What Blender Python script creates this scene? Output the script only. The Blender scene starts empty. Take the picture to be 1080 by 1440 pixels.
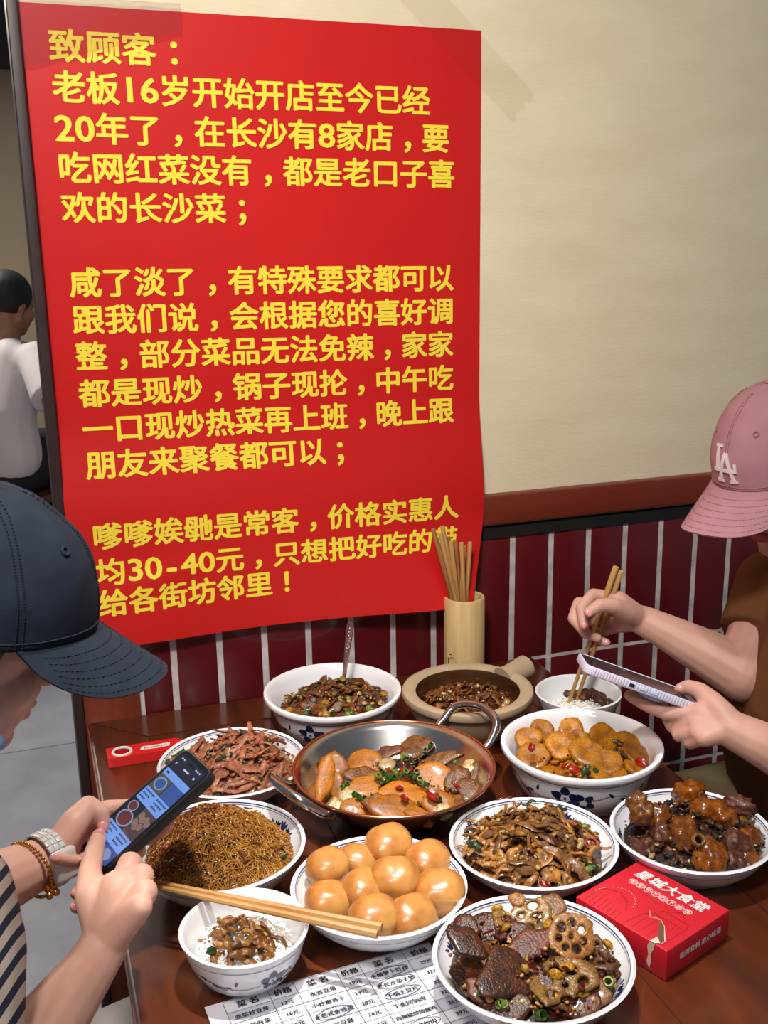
import bpy, math, random
import numpy as np
from mathutils import Vector, Matrix, noise
random.seed(7)
SC = bpy.context.scene
COL = SC.collection
PI = math.pi
# ---------------------------------------------------------------- camera
CAM = Vector((0.0, -1.7025, 1.52))
PITCH, ROLL, YAW, FPX = 0.255284, -0.016991, 0.319594, 1522.0
def _axes():
    cp, sp, cy, sy = math.cos(PITCH), math.sin(PITCH), math.cos(YAW), math.sin(YAW)
    f = Vector((sy*cp, cy*cp, -sp)); r = Vector((cy, -sy, 0)); u = r.cross(f)
    cr, sr = math.cos(ROLL), math.sin(ROLL)
    return r*cr + u*sr, u*cr - r*sr, f
RIGHT, UP, FWD = _axes()
cd = bpy.data.cameras.new('camera'); cam = bpy.data.objects.new('camera', cd); COL.objects.link(cam)
m3 = Matrix((RIGHT, UP, -FWD)).transposed()
cam.matrix_world = Matrix.Translation(CAM) @ m3.to_4x4()
cd.sensor_fit = 'VERTICAL'; cd.sensor_height = 36.0; cd.sensor_width = 27.0
cd.lens = FPX/1440*36.0; cd.clip_start = 0.02
SC.camera = cam
# ---------------------------------------------------------------- light
SC.view_settings.view_transform = 'Standard'; SC.view_settings.look = 'None'
SC.view_settings.gamma = 1.0; SC.view_settings.use_curve_mapping = False
SC.view_settings.exposure = 0.0
W = bpy.data.worlds.new('world'); SC.world = W; W.use_nodes = True
bg = W.node_tree.nodes['Background']; bg.inputs[0].default_value = (0.82, 0.86, 1.0, 1); bg.inputs[1].default_value = 0.165
def area(name, loc, target, size, power, col=(1, 0.92, 0.82), spread=180):
    l = bpy.data.lights.new(name, 'AREA'); l.shape = 'DISK'; l.size = size; l.energy = power; l.color = col
    l.spread = math.radians(spread)
    o = bpy.data.objects.new(name, l); COL.objects.link(o); o.location = loc
    o.rotation_euler = (Vector(target)-Vector(loc)).to_track_quat('-Z', 'Y').to_euler()
    return o
area('table_downlight', (0.33, -0.78, 2.55), (0.36, -0.66, 0.75), 0.10, 3.1, (1, 0.95, 0.89), 50)
area('ceiling_lamp', (-0.30, -1.75, 2.75), (0.42, 0.0, 1.50), 0.3, 11.5, (1, 0.95, 0.88), 84)
area('aisle_lamp', (-0.9, -1.9, 2.6), (0.15, -0.75, 0.75), 0.25, 1.8, (1, 0.94, 0.87), 80)
area('far_room_lamp', (-0.8, 3.0, 2.6), (-0.4, 2.6, 0.0), 0.6, 56, (1, 0.92, 0.84))
# ---------------------------------------------------------------- measuring helpers
def P(px, py, d):
    return CAM + RIGHT*((px-540)/FPX*d) - UP*((py-720)/FPX*d) + FWD*d
def ray(px, py): return RIGHT*((px-540)/FPX) - UP*((py-720)/FPX) + FWD
def Pz(px, py, z):
    r = ray(px, py); return CAM + r*((z-CAM.z)/r.z)
def Py(px, py, y):
    r = ray(px, py); return CAM + r*((y-CAM.y)/r.y)
# ---------------------------------------------------------------- materials
def srgb(r, g, b):
    f = lambda c: c/12.92 if c <= 0.04045 else ((c+0.055)/1.055)**2.4
    return (f(r/255), f(g/255), f(b/255), 1.0)
def mat(name, col, rough=0.5, metal=0.0, spec=0.5, coat=0.0, noise_amt=0.0, noise_scale=30.0, bump=0.0, bump_scale=120.0, col2=None, sss=0.0, stretch=(1, 1, 1), trans=0.0, rough2=None, detail=4.0, lo=0.35, hi=0.65):
    m = bpy.data.materials.new(name); m.use_nodes = True
    nt = m.node_tree; b = nt.nodes['Principled BSDF']
    b.inputs['Base Color'].default_value = col; b.inputs['Roughness'].default_value = rough
    b.inputs['Metallic'].default_value = metal; b.inputs['Specular IOR Level'].default_value = spec
    b.inputs['Coat Weight'].default_value = coat; b.inputs['Coat Roughness'].default_value = 0.08
    if sss: 
        b.inputs['Subsurface Weight'].default_value = sss; b.inputs['Subsurface Radius'].default_value = (0.012, 0.005, 0.003); b.inputs['Subsurface Scale'].default_value = 0.6
    if trans: b.inputs['Transmission Weight'].default_value = trans
    tc = nt.nodes.new('ShaderNodeTexCoord'); mp = nt.nodes.new('ShaderNodeMapping'); mp.inputs['Scale'].default_value = stretch
    nt.links.new(tc.outputs['Object'], mp.inputs[0])
    if col2 is None and noise_amt: col2 = tuple(c*(1-noise_amt) for c in col[:3])+(1,)
    if col2 is not None:
        n = nt.nodes.new('ShaderNodeTexNoise'); n.inputs['Scale'].default_value = noise_scale; n.inputs['Detail'].default_value = detail
        nt.links.new(mp.outputs[0], n.inputs['Vector'])
        r = nt.nodes.new('ShaderNodeValToRGB'); r.color_ramp.elements[0].position = lo; r.color_ramp.elements[1].position = hi
        r.color_ramp.elements[0].color = col2; r.color_ramp.elements[1].color = col
        nt.links.new(n.outputs[0], r.inputs[0]); nt.links.new(r.outputs[0], b.inputs['Base Color'])
    if bump:
        n2 = nt.nodes.new('ShaderNodeTexNoise'); n2.inputs['Scale'].default_value = bump_scale; n2.inputs['Detail'].default_value = 3
        nt.links.new(mp.outputs[0], n2.inputs['Vector'])
        bp = nt.nodes.new('ShaderNodeBump'); bp.inputs['Strength'].default_value = bump; bp.inputs['Distance'].default_value = 0.002
        nt.links.new(n2.outputs[0], bp.inputs['Height']); nt.links.new(bp.outputs[0], b.inputs['Normal'])
    return m
# ---------------------------------------------------------------- objects
def tag(o, label=None, cat=None, group=None, kind=None):
    if label: o['label'] = label
    if cat: o['category'] = cat
    if group: o['group'] = group
    if kind: o['kind'] = kind
    return o
def thing(name, label, cat, loc=(0, 0, 0), group=None):
    o = bpy.data.objects.new(name, None); COL.objects.link(o); o.location = loc; o.empty_display_size = 0.02
    return tag(o, label, cat, group)
def wloc(o):
    v = Vector((0, 0, 0))
    while o is not None: v += o.location; o = o.parent
    return v
class G:
    """geometry accumulator: verts, faces with material index"""
    def __init__(s): s.v = []; s.f = []; s.mi = []
    def add(s, vs, fs, mi=0):
        o = len(s.v); s.v += [tuple(p) for p in vs]; s.f += [tuple(i+o for i in f) for f in fs]; s.mi += [mi]*len(fs); return s
    def box(s, c, size, mi=0, rot=None, bev=0.0):
        hx, hy, hz = size[0]/2, size[1]/2, size[2]/2; b = min(bev, hx*.9, hy*.9, hz*.9)
        pts = []; fs = []
        if b <= 0:
            pts = [Vector((x*hx, y*hy, z*hz)) for z in (-1, 1) for x, y in ((-1, -1), (1, -1), (1, 1), (-1, 1))]
            fs = [(3, 2, 1, 0), (4, 5, 6, 7), (0, 1, 5, 4), (1, 2, 6, 5), (2, 3, 7, 6), (3, 0, 4, 7)]
        else:
            def ring(z, ins):
                out = []
                for (sx, sy) in ((-1, -1), (1, -1), (1, 1), (-1, 1)):
                    cx, cy = sx*(hx-b), sy*(hy-b); a0 = math.atan2(sy, sx)-PI/4
                    for k in range(4):
                        a = a0 + k*PI/6; r = max(b-ins, 0)
                        out.append(Vector((cx+math.cos(a)*r, cy+math.sin(a)*r, z)))
                return out
            lv = [(-hz, b), (-hz+b*.3, b*.3), (-hz+b, 0), (hz-b, 0), (hz-b*.3, b*.3), (hz, b)]
            n = 16
            for z, ins in lv: pts += ring(z, ins)
            for k in range(len(lv)-1):
                for i in range(n): fs.append((k*n+i, k*n+(i+1) % n, (k+1)*n+(i+1) % n, (k+1)*n+i))
            fs.append(tuple(range(n))[::-1]); fs.append(tuple(range((len(lv)-1)*n, len(lv)*n)))
        if rot is not None: pts = [rot @ p for p in pts]
        c = Vector(c); return s.add([p+c for p in pts], fs, mi)
    def lathe(s, prof, c=(0, 0, 0), n=48, mi=0, close=False, flip=False, M=None):
        """prof: list of (r, z)"""
        c = Vector(c); vs = []; fs = []; k = len(prof)
        for (r, z) in prof:
            for i in range(n):
                a = 2*PI*i/n; p = Vector((r*math.cos(a), r*math.sin(a), z)); vs.append((M @ p if M else p)+c)
        for j in range(k-1 if not close else k):
            j2 = (j+1) % k
            for i in range(n):
                q = (j*n+i, j*n+(i+1) % n, j2*n+(i+1) % n, j2*n+i); fs.append(q[::-1] if flip else q)
        return s.add(vs, fs, mi)
    def tube(s, pts, rad, n=8, mi=0, cap=True, closed=False, flat=None, up=None):
        pts = [Vector(p) for p in pts]; k = len(pts)
        rr = rad if isinstance(rad, (list, tuple)) else [rad]*k
        vs = []; fs = []; nrm = None
        for i, p in enumerate(pts):
            if closed: t = pts[(i+1) % k]-pts[i-1]
            else: t = pts[min(i+1, k-1)]-pts[max(i-1, 0)]
            if t.length < 1e-9: t = Vector((0, 0, 1))
            t.normalize()
            if nrm is None:
                a = Vector(up) if up is not None else (Vector((0, 0, 1)) if abs(t.z) < .9 else Vector((1, 0, 0)))
                nrm = (a - t*a.dot(t)).normalized()
            else:
                nrm = nrm - t*nrm.dot(t)
                nrm = nrm.normalized() if nrm.length > 1e-6 else t.orthogonal().normalized()
            bi = t.cross(nrm); r = rr[i]; fy = flat if flat else 1.0
            for j in range(n):
                a = 2*PI*j/n; vs.append(p + bi*(math.cos(a)*r) + nrm*(math.sin(a)*r*fy))
        for i in range(k if closed else k-1):
            i2 = (i+1) % k
            for j in range(n): fs.append((i*n+j, i*n+(j+1) % n, i2*n+(j+1) % n, i2*n+j))
        if cap and not closed:
            fs.append(tuple(range(n))[::-1]); fs.append(tuple(range((k-1)*n, k*n)))
        return s.add(vs, fs, mi)
    def ball(s, c, r, n=12, m=8, mi=0, rot=None, fn=None):
        c = Vector(c); rx, ry, rz = (r, r, r) if not isinstance(r, (tuple, list)) else r
        vs = []; fs = []
        for j in range(m+1):
            t = PI*j/m
            for i in range(n):
                a = 2*PI*i/n; d = Vector((math.sin(t)*math.cos(a), math.sin(t)*math.sin(a), math.cos(t)))
                p = Vector((d.x*rx, d.y*ry, d.z*rz))
                if fn: p = fn(d, p)
                vs.append((rot @ p if rot is not None else p)+c)
        for j in range(m):
            for i in range(n): fs.append(((j+1)*n+i, (j+1)*n+(i+1) % n, j*n+(i+1) % n, j*n+i))
        return s.add(vs, fs, mi)
    def prism(s, poly, h, mi=0, M=None, top=True, bottom=True):
        """poly: list of (x, y) ccw; from z=0 to z=h; M maps local to world"""
        n = len(poly); vs = [Vector((x, y, 0)) for x, y in poly]+[Vector((x, y, h)) for x, y in poly]
        fs = [(i, (i+1) % n, n+(i+1) % n, n+i) for i in range(n)]
        if bottom: fs.append(tuple(range(n))[::-1])
        if top: fs.append(tuple(range(n, 2*n)))
        if M is not None: vs = [M @ p for p in vs]
        return s.add(vs, fs, mi)
    def sheet(s, fn, nu, nv, mi=0, thick=0.0, tn=None):
        vs = [Vector(fn(i/nu, j/nv)) for j in range(nv+1) for i in range(nu+1)]
        fs = [(j*(nu+1)+i, j*(nu+1)+i+1, (j+1)*(nu+1)+i+1, (j+1)*(nu+1)+i) for j in range(nv) for i in range(nu)]
        if thick:
            n0 = len(vs); nn = nu+1; norm = []
            for j in range(nv+1):
                for i in range(nu+1):
                    du = vs[j*nn+min(i+1, nu)]-vs[j*nn+max(i-1, 0)]; dv = vs[min(j+1, nv)*nn+i]-vs[max(j-1, 0)*nn+i]
                    q = du.cross(dv); norm.append(q.normalized() if q.length > 1e-12 else Vector((0, 0, 1)))
            vs = vs+[vs[i]-norm[i]*thick for i in range(n0)]
            fs = fs+[tuple(n0+i for i in f[::-1]) for f in fs]
            bd = [i for i in range(nn)]+[j*nn+nu for j in range(1, nv+1)]+[nv*nn+i for i in range(nu-1, -1, -1)]+[j*nn for j in range(nv-1, 0, -1)]
            L = len(bd)
            for k in range(L):
                a, b = bd[k], bd[(k+1) % L]; fs.append((b, a, n0+a, n0+b))
        return s.add(vs, fs, mi)
    def mesh(s, name, mats, smooth=True, sharp=None):
        me = bpy.data.meshes.new(name); me.from_pydata(s.v, [], s.f)
        for m in (mats if isinstance(mats, (list, tuple)) else [mats]): me.materials.append(m)
        me.polygons.foreach_set('material_index', s.mi)
        me.polygons.foreach_set('use_smooth', [smooth]*len(s.f)); me.update()
        if smooth and sharp: me.set_sharp_from_angle(angle=math.radians(sharp))
        return me
    def obj(s, name, mats, parent=None, smooth=True, sharp=40, base=None):
        """verts are in world coordinates; base = origin of a top-level mesh"""
        b = wloc(parent) if parent is not None else Vector(base or (0, 0, 0))
        s.v = [(p[0]-b.x, p[1]-b.y, p[2]-b.z) for p in s.v]
        o = bpy.data.objects.new(name, s.mesh(name, mats, smooth, sharp)); COL.objects.link(o)
        if parent is not None: o.parent = parent
        else: o.location = b
        return o
def sub(o, level=1):
    md = o.modifiers.new('subdivision', 'SUBSURF'); md.levels = level; md.render_levels = level; return o
def inst(name, me, M, parent=None):
    o = bpy.data.objects.new(name, me); COL.objects.link(o)
    if parent is not None: o.parent = parent
    o.matrix_local = M; return o
def frame(x, y, z, o=(0, 0, 0)):
    """4x4 from axes"""
    m = Matrix((x, y, z)).transposed().to_4x4(); m.translation = Vector(o); return m
def smoothstep(a, b, x):
    t = min(max((x-a)/(b-a), 0), 1); return t*t*(3-2*t)
def catmull(pts, n):
    pts = [Vector(p) for p in pts]; q = [2*pts[0]-pts[1]]+pts+[2*pts[-1]-pts[-2]]; out = []
    for i in range(len(pts)-1):
        for k in range(n):
            t = k/n; a, b, c, d = q[i:i+4]
            out.append(0.5*((2*b)+(c-a)*t+(2*a-5*b+4*c-d)*t*t+(3*b-a-3*c+d)*t**3))
    out.append(pts[-1]); return out
def text_mesh(body, size, bold=0.0, ext=0.0, align='LEFT', shear=0.0, sp=1.0):
    """verts, faces of a line of lettering, baseline at y=0"""
    c = bpy.data.curves.new('lettering', 'FONT'); c.body = body; c.size = size; c.offset = bold*size; c.extrude = ext
    c.align_x = align; c.shear = shear; c.resolution_u = 3; c.space_character = sp
    o = bpy.data.objects.new('lettering', c); COL.objects.link(o)
    bpy.context.view_layer.update()
    me = bpy.data.meshes.new_from_object(o.evaluated_get(bpy.context.evaluated_depsgraph_get()))
    vs = [v.co.copy() for v in me.vertices]; fs = [tuple(p.vertices) for p in me.polygons]
    bpy.data.objects.remove(o); bpy.data.curves.remove(c); bpy.data.meshes.remove(me)
    return vs, fs
# ---------------------------------------------------------------- room
M_plaster = mat('cream plaster', srgb(236, 222, 190), 0.85, col2=srgb(229, 213, 180), noise_scale=5, bump=0.22, bump_scale=70, stretch=(1, 1, 3))
M_tile = mat('dark red glazed tile', srgb(98, 20, 27), 0.32, noise_amt=.12, noise_scale=9, coat=0.25)
M_grout = mat('white grout', srgb(214, 206, 204), 0.9, col2=srgb(176, 166, 164), noise_scale=40)
M_rail = mat('red brown painted wood', srgb(122, 46, 28), 0.42, noise_amt=.18, noise_scale=14, stretch=(.3, 1, 6))
M_dark = mat('black painted rail shade', srgb(14, 10, 10), 0.8)
M_post = mat('dark brown metal edge', srgb(56, 38, 38), 0.45, noise_amt=.2, noise_scale=25)
M_panel = mat('red brown panel wood', srgb(120, 50, 28), 0.4, noise_amt=.3, noise_scale=12, stretch=(5, 5, .6))
M_floor = mat('grey stone floor', srgb(158, 160, 168), 0.45, col2=srgb(140, 143, 152), noise_scale=6)
M_farwall = mat('far cream wall', srgb(176, 158, 132), 0.85, noise_amt=.06, noise_scale=4)
XL, XR = 0.026, 2.6
g = G(); g.box(((XL+XR)/2+.0, 0.06, 1.4+.0), (XR-XL-.002, 0.12, 2.8))
wall = g.obj('wall_back', M_plaster, smooth=False); tag(wall, kind='structure')
# tiled wainscot: each tile slightly proud of the grout bed
g = G()
x0, zt = 0.132, 1.0
g.box(((x0+XR)/2, -0.003, zt/2+.0), (XR-x0, 0.006, zt), mi=1)
xs = [x0+.002] + [0.1915+0.0765*k for k in range(32)]
rows = [(-.066, .200), (.206, .470), (.477, .741), (.748, 1.0)]
for k in range(len(xs)-1):
    a = xs[k]+.0052; b = xs[k+1]-.0052
    for (za, zb) in rows:
        za = max(za, 0.0); g.box(((a+b)/2, -.0052, (za+zb)/2), (b-a, 0.0036, zb-za), mi=0, bev=.0012)
g.obj('tile_wainscot', [M_tile, M_grout], wall, smooth=True, sharp=30)
g = G(); g.box(((x0+XR)/2, -.004, .9965), (XR-x0, .014, .021)); g.obj('painted_rail_shade', M_dark, wall, smooth=False)  # solid black strip standing in for the shade beneath the rail
g = G(); g.box(((0.040+XR)/2, -.009, 1.040), (XR-.040, .024, .053), bev=.004); g.obj('wood_rail', M_rail, wall)
# panel and edge post at the open end of the wall
g = G(); g.box((0.0865, -.006, .5), (.090, .014, 1.01), bev=.002)
o = g.obj('trim_1', M_panel); tag(o, kind='structure')
g = G(); g.box((0.0335, .052, 1.4), (.0155, .140, 2.8), bev=.002)
o = g.obj('trim_2', M_post); tag(o, kind='structure')
g = G(); g.box((0, 1.0, -.02), (9, 11, .04)); fl = g.obj('floor', M_floor, smooth=False); tag(fl, kind='structure')
g = G()
for yy in (1.51, -0.09, 3.11): g.box((-1.3, yy, .0004), (6, .004, .0012))
g.obj('floor_joints', mat('dark floor joint', srgb(122, 124, 130), .8), fl, smooth=False)
g = G(); g.box((-.7, 5.3, 1.4), (6, .1, 2.8)); o = g.obj('wall_far', M_farwall, smooth=False); tag(o, kind='structure')
g = G(); g.box((-.7, 5.1, 2.62), (6, .3, .36)); o = g.obj('trim_3', mat('black ceiling beam', srgb(20, 18, 20), .6), smooth=False); tag(o, kind='structure')
# ---------------------------------------------------------------- dining table
def wood_table():
    m = bpy.data.materials.new('varnished red brown wood'); m.use_nodes = True; nt = m.node_tree; b = nt.nodes['Principled BSDF']
    tc = nt.nodes.new('ShaderNodeTexCoord'); mp = nt.nodes.new('ShaderNodeMapping'); mp.inputs['Scale'].default_value = (9, 1.2, 9)
    nt.links.new(tc.outputs['Object'], mp.inputs[0])
    n = nt.nodes.new('ShaderNodeTexNoise'); n.inputs['Scale'].default_value = 3.2; n.inputs['Detail'].default_value = 7; n.inputs['Distortion'].default_value = 0.6
    nt.links.new(mp.outputs[0], n.inputs['Vector'])
    r = nt.nodes.new('ShaderNodeValToRGB'); e = r.color_ramp.elements
    e[0].position = .3; e[0].color = srgb(72, 32, 14); e[1].position = .72; e[1].color = srgb(106, 48, 19)
    k = r.color_ramp.elements.new(.5); k.color = srgb(90, 40, 16)
    nt.links.new(n.outputs[0], r.inputs[0]); nt.links.new(r.outputs[0], b.inputs['Base Color'])
    b.inputs['Roughness'].default_value = .38; b.inputs['Coat Weight'].default_value = .40; b.inputs['Coat Roughness'].default_value = .16
    bp = nt.nodes.new('ShaderNodeBump'); bp.inputs['Strength'].default_value = .08; bp.inputs['Distance'].default_value = .002
    nt.links.new(n.outputs[0], bp.inputs['Height']); nt.links.new(bp.outputs[0], b.inputs['Normal'])
    return m
M_table = wood_table()
M_groove = mat('dark table groove', srgb(52, 20, 12), .5)
M_edge = mat('worn edge with painted reflection', srgb(150, 92, 66), .5, noise_amt=.3, noise_scale=30)  # lighter from wear, with the edge's reflection painted into the colour
TX0, TX1, TY0, TY1, TZ = 0.0463, 0.8434, -1.30, -0.0072, 0.75
tb = thing('dining_table', 'red-brown varnished wooden table against the tiled wall, covered with dishes', 'table', ((TX0+TX1)/2, (TY0+TY1)/2, 0))
g = G(); g.box(((TX0+TX1)/2, (TY0+TY1)/2, TZ-.016), (TX1-TX0, TY1-TY0, .032), bev=.0035)
g.obj('tabletop', M_table, tb)
g = G()   # seams of the frame round the inner boards
fw = .088
zz = TZ+.0002
for xx in (TX0+fw, TX1-fw): g.box((xx, (TY0+TY1)/2, zz), (.0016, TY1-TY0-2*fw, .0006))
for yy in (TY1-fw, TY0+fw): g.box(((TX0+TX1)/2, yy, zz), (TX1-TX0-2*fw, .0016, .0006))
for (ax, ay, bx, by) in ((TX0, TY1, TX0+fw, TY1-fw), (TX1, TY1, TX1-fw, TY1-fw)):
    d = Vector((bx-ax, by-ay, 0)); rt = Matrix.Rotation(math.atan2(d.y, d.x), 3, 'Z')
    g.box(((ax+bx)/2, (ay+by)/2, zz), (d.length, .0014, .0006), rot=rt)
for xx in (.33, .56): g.box((xx, (TY0+TY1)/2, zz), (.001, TY1-TY0-2*fw, .0005))
g.obj('seams', M_groove, tb, smooth=False)
g = G(); g.box((TX0-.0006, (TY0+TY1)/2, TZ-.014), (.0024, TY1-TY0-.02, .017), bev=.001); g.obj('edge_strip', M_edge, tb)
g = G()
g.box(((TX0+TX1)/2, TY1-.05, TZ-.075), (TX1-TX0-.12, .022, .085)); g.box(((TX0+TX1)/2, TY0+.05, TZ-.075), (TX1-TX0-.12, .022, .085))
g.box((TX0+.05, (TY0+TY1)/2, TZ-.075), (.022, TY1-TY0-.12, .085)); g.box((TX1-.05, (TY0+TY1)/2, TZ-.075), (.022, TY1-TY0-.12, .085))
g.obj('apron', M_table, tb, smooth=False)
for xx in (TX0+.055, TX1-.055):
    for yy in (TY0+.055, TY1-.055):
        g = G(); g.box((xx, yy, .359), (.055, .055, .718), bev=.004); g.obj('leg', M_table, tb)
# ---------------------------------------------------------------- red notice on the wall
M_red = mat('glossy red paper', srgb(206, 27, 24), 0.36, spec=.5, noise_amt=.05, noise_scale=5, bump=.02, bump_scale=8)
M_yel = mat('yellow print', srgb(255, 226, 66), 0.4)
PX0, PX1, PZ0, PZ1 = 0.0405, 0.7385, 0.884, 1.833
def poster_pt(x, z):
    """flat sheet coordinates -> place of the slightly wavy sheet on the wall"""
    y = -.0016
    y -= .0035*max(0, math.sin((x-.05)*9+z*3))*smoothstep(1.9, 1.2, z)
    k = smoothstep(1.06, .88, z)
    y -= .021 + .010*k + .006*math.sin(x*14)*k if z < 1.07 else .021*smoothstep(1.25, 1.07, z)
    y -= .004*math.exp(-((x-.17)**2/.004+(z-.985-.25*(x-.17))**2/.0004))
    xx = x; zz = z
    w = max(0.0, (1.04-z)/.155)
    kk = smoothstep(.45, .7385, x)*w
    xx -= .036*kk**1.3; y -= .030*kk**1.5
    return Vector((xx, y, zz))
tiltk = -.016
def sheet_pt(x, z): return poster_pt(x, z+tiltk*(x-PX0)*smoothstep(.9, 1.1, z))
po = thing('poster', 'large red paper notice with yellow lettering taped to the wall', 'poster', (.39, -.004, .884))
g = G(); g.sheet(lambda u, v: sheet_pt(PX0+(PX1-PX0)*u, PZ0+(PZ1-PZ0)*v), 60, 80, thick=.0004)
g.obj('paper', M_red, po)
_GL = {}
def row(text, xl, xr, z, size=.0465, bold=.030):
    """one printed row; left edge xl, right edge xr (None = natural), centre line z"""
    g = G()
    vs, fs, pen = [], [], 0.0
    for ch in text:
        lat = ord(ch) < 128; wd = .60 if lat else 1.0
        if ch not in _GL: _GL[ch] = text_mesh(ch, 1.0)
        gv, gf = _GL[ch]; cx = (min(v.x for v in gv)+max(v.x for v in gv))/2; n0 = len(vs)
        off = pen+wd/2-cx*(1.18 if lat else 1) if (lat or ch in '，：；！') else pen
        vs += [Vector(((v.x*(1.18 if lat else 1)+off)*size, v.y*(1.06 if lat else 1)*size, 0)) for v in gv]; fs += [tuple(i+n0 for i in f) for f in gf]; pen += wd
    x0 = 0.0; x1 = pen*size
    k = 1.0 if xr is None else (xr-xl)/(x1-x0)
    bo = bold*size
    for j, (dx, dz) in enumerate(((0, 0), (bo, 0), (-bo, 0), (0, bo*.8), (0, -bo*.8), (bo*.7, bo*.6), (-bo*.7, bo*.6), (bo*.7, -bo*.6), (-bo*.7, -bo*.6))):
        pts = [sheet_pt(xl+(v.x-x0)*k+dx, z+v.y-size*.37+dz)+Vector((0, -.0007-.00004*j, 0)) for v in vs]
        g.add(pts, fs)
    return g
zc = lambda z, x: z - tiltk*(x-PX0)
R = [('致顾客：', .0775, .278, 1.779), ('老板16岁开始开店至今已经', .0775, .6515, 1.7245), ('20年了，在长沙有8家店，要', .0755, .684, 1.669), ('吃网红菜没有，都是老口子喜', .0755, .6935, 1.6145), ('欢的长沙菜；', .0755, .366, 1.559),
     ('咸了淡了，有特殊要求都可以', .0770, .6915, 1.4515), ('跟我们说，会根据您的喜好调', .0770, .6915, 1.397), ('整，部分菜品无法免辣，家家', .0770, .6910, 1.3425), ('都是现炒，锅子现抡，中午吃', .0770, .6910, 1.286), ('一口现炒热菜再上班，晚上跟', .0775, .6905, 1.231), ('朋友来聚餐都可以；', .0770, .5080, 1.176),
     ('嗲嗲娭毑是常客，价格实惠人', .0775, .6915, 1.065), ('均30-40元，只想把好吃的带', .0775, .6915, 1.0075), ('给各街坊邻里！', .0775, .4060, .958)]
gt = G()
for t, xl, xr, z in R:
    q = row(t, xl, xr, z, .0455); gt.add(q.v, q.f)
gt.obj('printed_lettering', M_yel, po, smooth=False)
# clear tape
def film(name, tint, gl):
    m = bpy.data.materials.new(name); m.use_nodes = True; nt = m.node_tree; nt.nodes.remove(nt.nodes['Principled BSDF'])
    t = nt.nodes.new('ShaderNodeBsdfTransparent'); t.inputs[0].default_value = tint
    s = nt.nodes.new('ShaderNodeBsdfGlossy'); s.inputs['Roughness'].default_value = .12
    x = nt.nodes.new('ShaderNodeMixShader'); x.inputs[0].default_value = gl
    nt.links.new(t.outputs[0], x.inputs[1]); nt.links.new(s.outputs[0], x.inputs[2]); nt.links.new(x.outputs[0], nt.nodes['Material Output'].inputs[0])
    return m
M_tape = film('clear adhesive tape', (.985, .98, .965, 1), .015)
g = G()
a = Vector((.60, -.0052, 1.90)); b = Vector((.812, -.0052, 1.708)); d = (b-a).normalized(); n = Vector((-d.z, 0, d.x))*.029
g.sheet(lambda u, v: a.lerp(b, u)+n*(2*v-1)+d*(.006*math.sin(v*17)*(1 if u > .5 else 0))*1.0, 12, 8, thick=.0003)
tag(g.obj('adhesive_tape', M_tape, base=(.7, -.005, 1.8)), 'clear tape strip over the upper corner of the red notice, reaching onto the cream wall', 'tape')
M_tape2 = film('clear crinkled tape', (.965, .95, .95, 1), .06)
g = G()
q = [(.020, 1.755), (.255, 1.84), (.255, 1.80), (.06, 1.745)]
def tape2(u, v):
    x = .030+.235*u; z = 1.745+.09*v+.055*u; z = min(z, 1.842-.004*u)
    return Vector((x, -.0075-.004*abs(math.sin(u*13+v*3)), z))
g.sheet(tape2, 30, 8, thick=.0003)
tag(g.obj('adhesive_tape', M_tape2, base=(.15, -.008, 1.79)), 'crinkled clear tape over the corner of the red notice by the dark post', 'tape')
# ---------------------------------------------------------------- porcelain
M_china = mat('white glazed china', srgb(236, 236, 240), 0.16, coat=.3)
M_blue = mat('cobalt blue glaze', srgb(38, 58, 128), 0.2, noise_amt=.35, noise_scale=120, coat=.3)
M_navy = mat('dark blue glaze painting', srgb(24, 34, 74), 0.2, noise_amt=.3, noise_scale=160, coat=.3)
def ribbon(pts, w):
    """closed polygons of a brush stroke in 2d, width w at the middle"""
    out = []; n = len(pts)
    for i in range(n-1):
        a = Vector(pts[i]); b = Vector(pts[i+1]); t = (b-a); nn = Vector((-t.y, t.x)).normalized() if t.length > 0 else Vector((0, 1))
        wa = w*(.35+.65*math.sin(PI*i/(n-1))); wb = w*(.35+.65*math.sin(PI*(i+1)/(n-1)))
        out.append([a-nn*wa/2, b-nn*wb/2, b+nn*wb/2, a+nn*wa/2])
    return out
def petal(cx, cy, ang, L, Wd):
    out = []
    for k in range(10):
        a = 2*PI*k/10; r = .5*(1+.12*math.cos(3*a))
        x = L*r*math.cos(a)+L*.5; y = Wd*r*math.sin(a)
        out.append(Vector((cx+x*math.cos(ang)-y*math.sin(ang), cy+x*math.sin(ang)+y*math.cos(ang))))
    return out
def flower(cx, cy, s, rot=0, n=5):
    return [petal(cx+.18*s*math.cos(rot+2*PI*k/n), cy+.18*s*math.sin(rot+2*PI*k/n), rot+2*PI*k/n, s*.50, s*.46) for k in range(n)]
def leaf(cx, cy, s, a): return [petal(cx, cy, a, s, s*.4)]
def vine(x0, y0, x1, y1, amp, w):
    pts = [(x0+(x1-x0)*t/16, y0+(y1-y0)*t/16+amp*math.sin(2*PI*t/16)) for t in range(17)]
    return ribbon(pts, w)
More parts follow.
